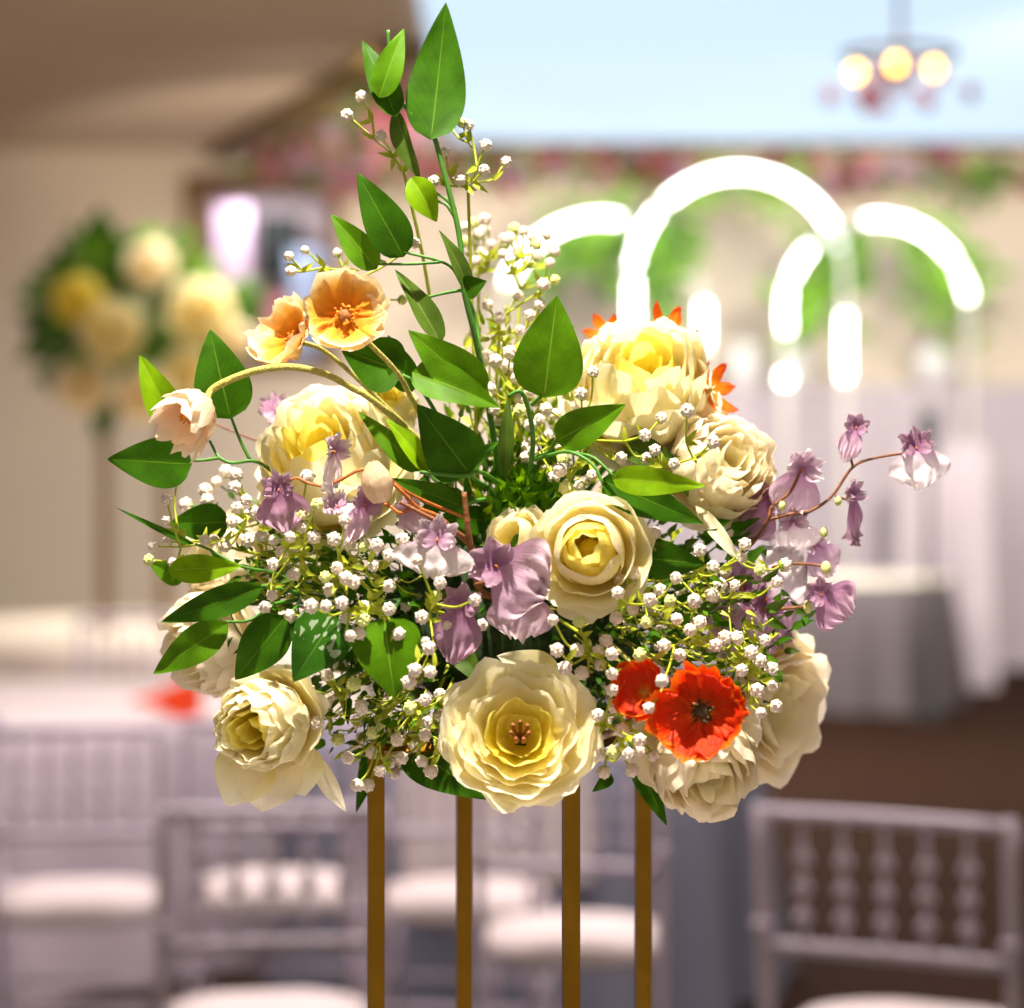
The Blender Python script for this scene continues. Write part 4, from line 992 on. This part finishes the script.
for i, (px, py, rr, mat, where) in enumerate([(112, 332, .14, 'cream', 'at its left'), (200, 312, .145, 'cream', 'at its right, the roundest'), (150, 266, .11, 'pale', 'at its top'), (78, 300, .11, 'yolk', 'at its upper left rim'),
        (142, 396, .12, 'pale', 'at its bottom'), (84, 385, .13, 'pale', 'at its lower left'), (188, 372, .11, 'cream', 'at its lower right'), (236, 340, .08, 'pale', 'at its right rim')]):
    farrose(px, py, 10.62 + .05 * (i % 3), rr, mat, 'blurred cream rose of the far left centrepiece, ' + where)
for i, (b, e, w, where) in enumerate([((88, 270), (102, 205), 24, 'pointing up at its left'), ((115, 262), (140, 235), 18, 'pointing up at its centre'), ((245, 330), (252, 282), 20, 'pointing up at its right'), ((70, 280), (60, 240), 20, 'at its far left'), ((110, 400), (95, 440), 20, 'hanging at its lower left')]):
    B = P(b[0], b[1], 10.8); t = thing('leaf_sprig', cc, 'blurred green leaf of the far left centrepiece ' + where, 'leaf sprig')
    V, Fs = tube([cc, cc.lerp(B, .6), B], .006, .004, 5, 4); MB().add(V, Fs).build('stem', M['stem'], t)
    V, Fs, U = leaf_geo(B, P(e[0], e[1], 10.8), w * 1.4 * 10.8 / F); link_mesh('leaf', V, Fs, M['g_dark'], t, U)

# head table and drapes below the arches
def dbox(name, x0, x1, y0, y1, z0, z1, mat, label, cat):
    """draped block: pleated skirt all round a flat top"""
    mb = MB(); V = []; n = 60
    per = [(x0, y0), (x1, y0), (x1, y1), (x0, y1)]
    ring = []
    for k in range(4):
        a, b = Vector(per[k]), Vector(per[(k + 1) % 4])
        for i in range(n): ring.append(a.lerp(b, i / n))
    c = Vector(((x0 + x1) / 2, (y0 + y1) / 2))
    rows = [(z1, 0), (z1 - .03, .01), ((z0 + z1) / 2, .03), (z0, .05)]
    for z, am in rows:
        for i, p in enumerate(ring):
            o = (p - c).normalized() * am * (1 + math.sin(i * 1.05)); V.append(Vector((p.x + o.x, p.y + o.y, z)))
    L = len(ring); Fs = [(j * L + i, j * L + (i + 1) % L, (j + 1) * L + (i + 1) % L, (j + 1) * L + i) for j in range(len(rows) - 1) for i in range(L)]
    Fs.append(tuple(range(L)))
    mb.add(V, Fs); o = mb.build(name, M[mat], None, smooth=False, loc=((x0 + x1) / 2, (y0 + y1) / 2, z0)); return tag(o, label, cat)
dbox('draped_counter', 1.0, 3.8, 17.25, 17.7, 0, 1.95, 'lilaccloth', 'tall lilac grey draped counter against the far wall behind the light arches', 'counter')
dbox('draped_plinth', 2.52, 3.0, 15.9, 16.2, 0, 1.56, 'lilaccloth', 'pale draped plinth standing at the right edge', 'plinth')
for i, (x, w) in enumerate(((1.62, .13), (2.0, .09), (2.95, .14))):
    V, Fs = lathe([(.001, 0), (w * .7, 0), (w, .08), (w, .2), (w * .6, .27), (w * .65, .3)], 20, (x, 17.47, 1.952)); o = MB().add(V, Fs).build('white_vase', M['glassw'], None, loc=(x, 17.47, 1.952)); tag(o, 'white vase on the draped counter, ' + ('leftmost', 'middle one, the smallest', 'rightmost')[i], 'vase', 'white vases on the counter')
t = thing('candle_stand', (2.35, 14.1, 0), 'thin black stand with a dark cup at the right below the right arch', 'candle stand')
V, Fs = lathe([(.001, 0), (.12, 0), (.12, .02), (.02, .05), (.018, 1.45)], 16, (2.35, 14.1, 0)); MB().add(V, Fs).build('pole', M['black'], t)
V, Fs = lathe([(.018, 1.45), (.05, 1.5), (.055, 1.75), (.05, 1.75), (.001, 1.5)], 16, (2.35, 14.1, 0)); MB().add(V, Fs).build('cup', M['black'], t)

# ---------------------------------------------------------------- lights
def area(name, loc, tgt, size, power, col, sizey=None):
    l = bpy.data.lights.new(name, 'AREA'); l.energy = power; l.color = col; l.size = size
    if sizey: l.shape = 'RECTANGLE'; l.size_y = sizey
    o = bpy.data.objects.new(name, l); COL.objects.link(o); o.location = loc
    o.rotation_euler = (Vector(tgt) - Vector(loc)).to_track_quat('-Z', 'Y').to_euler(); return o
def spot(name, loc, tgt, power, col, ang=40, rad=.05):
    l = bpy.data.lights.new(name, 'SPOT'); l.energy = power; l.color = col; l.spot_size = math.radians(ang); l.spot_blend = .6; l.shadow_soft_size = rad
    o = bpy.data.objects.new(name, l); COL.objects.link(o); o.location = loc
    o.rotation_euler = (Vector(tgt) - Vector(loc)).to_track_quat('-Z', 'Y').to_euler(); return o
spot('key_spotlight', (-.15, 1.40, 3.5), (0, 2.0, 1.5), 330, (1, .92, .76), 40, .035)
spot('back_spotlight', (.9, 3.9, 3.5), (0.05, 2.0, 1.6), 90, (1, .90, .75), 40, .05)
area('room_light_near', (0, 6.2, 3.55), (0, 6.2, 0), 4, 135, (1, .86, .86))
area('room_light_far', (0.5, 12.3, 3.3), (.5, 13.5, 0), 4, 270, (1, .90, .78))
spot('added_beam_fill', (-.6, 13.2, 1.2), (-1.1, 16.2, 3.6), 160, (1, .85, .70), 60, .1)  # unseen spot added to brighten the ceiling beam and its flower clumps
area('added_niche_fill', ((wx0 + wx1) / 2, ZW + .12, wz1 - .04), ((wx0 + wx1) / 2, ZW + .4, wz0), .5, 9, (.95, .93, 1))  # extra unseen lamp, added to lift the dark contents of the framed opening
spot('added_arch_wall_fill', (2.6, 11.5, 3.4), (2.2, 18, 1.8), 560, (1, .92, .78), 70, .3)  # added spot out of view, standing in for the arches' light on the wall
w = bpy.data.worlds.new('World'); SC.world = w; w.use_nodes = True
bg = w.node_tree.nodes['Background']; bg.inputs[0].default_value = (1, .88, .74, 1); bg.inputs[1].default_value = .32

# ---------------------------------------------------------------- camera
cam = bpy.data.cameras.new('camera'); co = bpy.data.objects.new('camera', cam); COL.objects.link(co); SC.camera = co
co.location = (0, 0, CAMZ); co.rotation_euler = (PI / 2, 0, 0)
cam.sensor_width = 36; cam.lens = 36 * F / 1024; cam.shift_y = -74 / 1024
cam.dof.use_dof = True; cam.dof.focus_distance = 1.88; cam.dof.aperture_fstop = 3.3; cam.clip_end = 60; cam.clip_start = .05
SC.view_settings.view_transform = 'Standard'; SC.view_settings.look = 'None'; SC.view_settings.gamma = 1; SC.view_settings.exposure = 0.85
SC.view_settings.use_curve_mapping = False
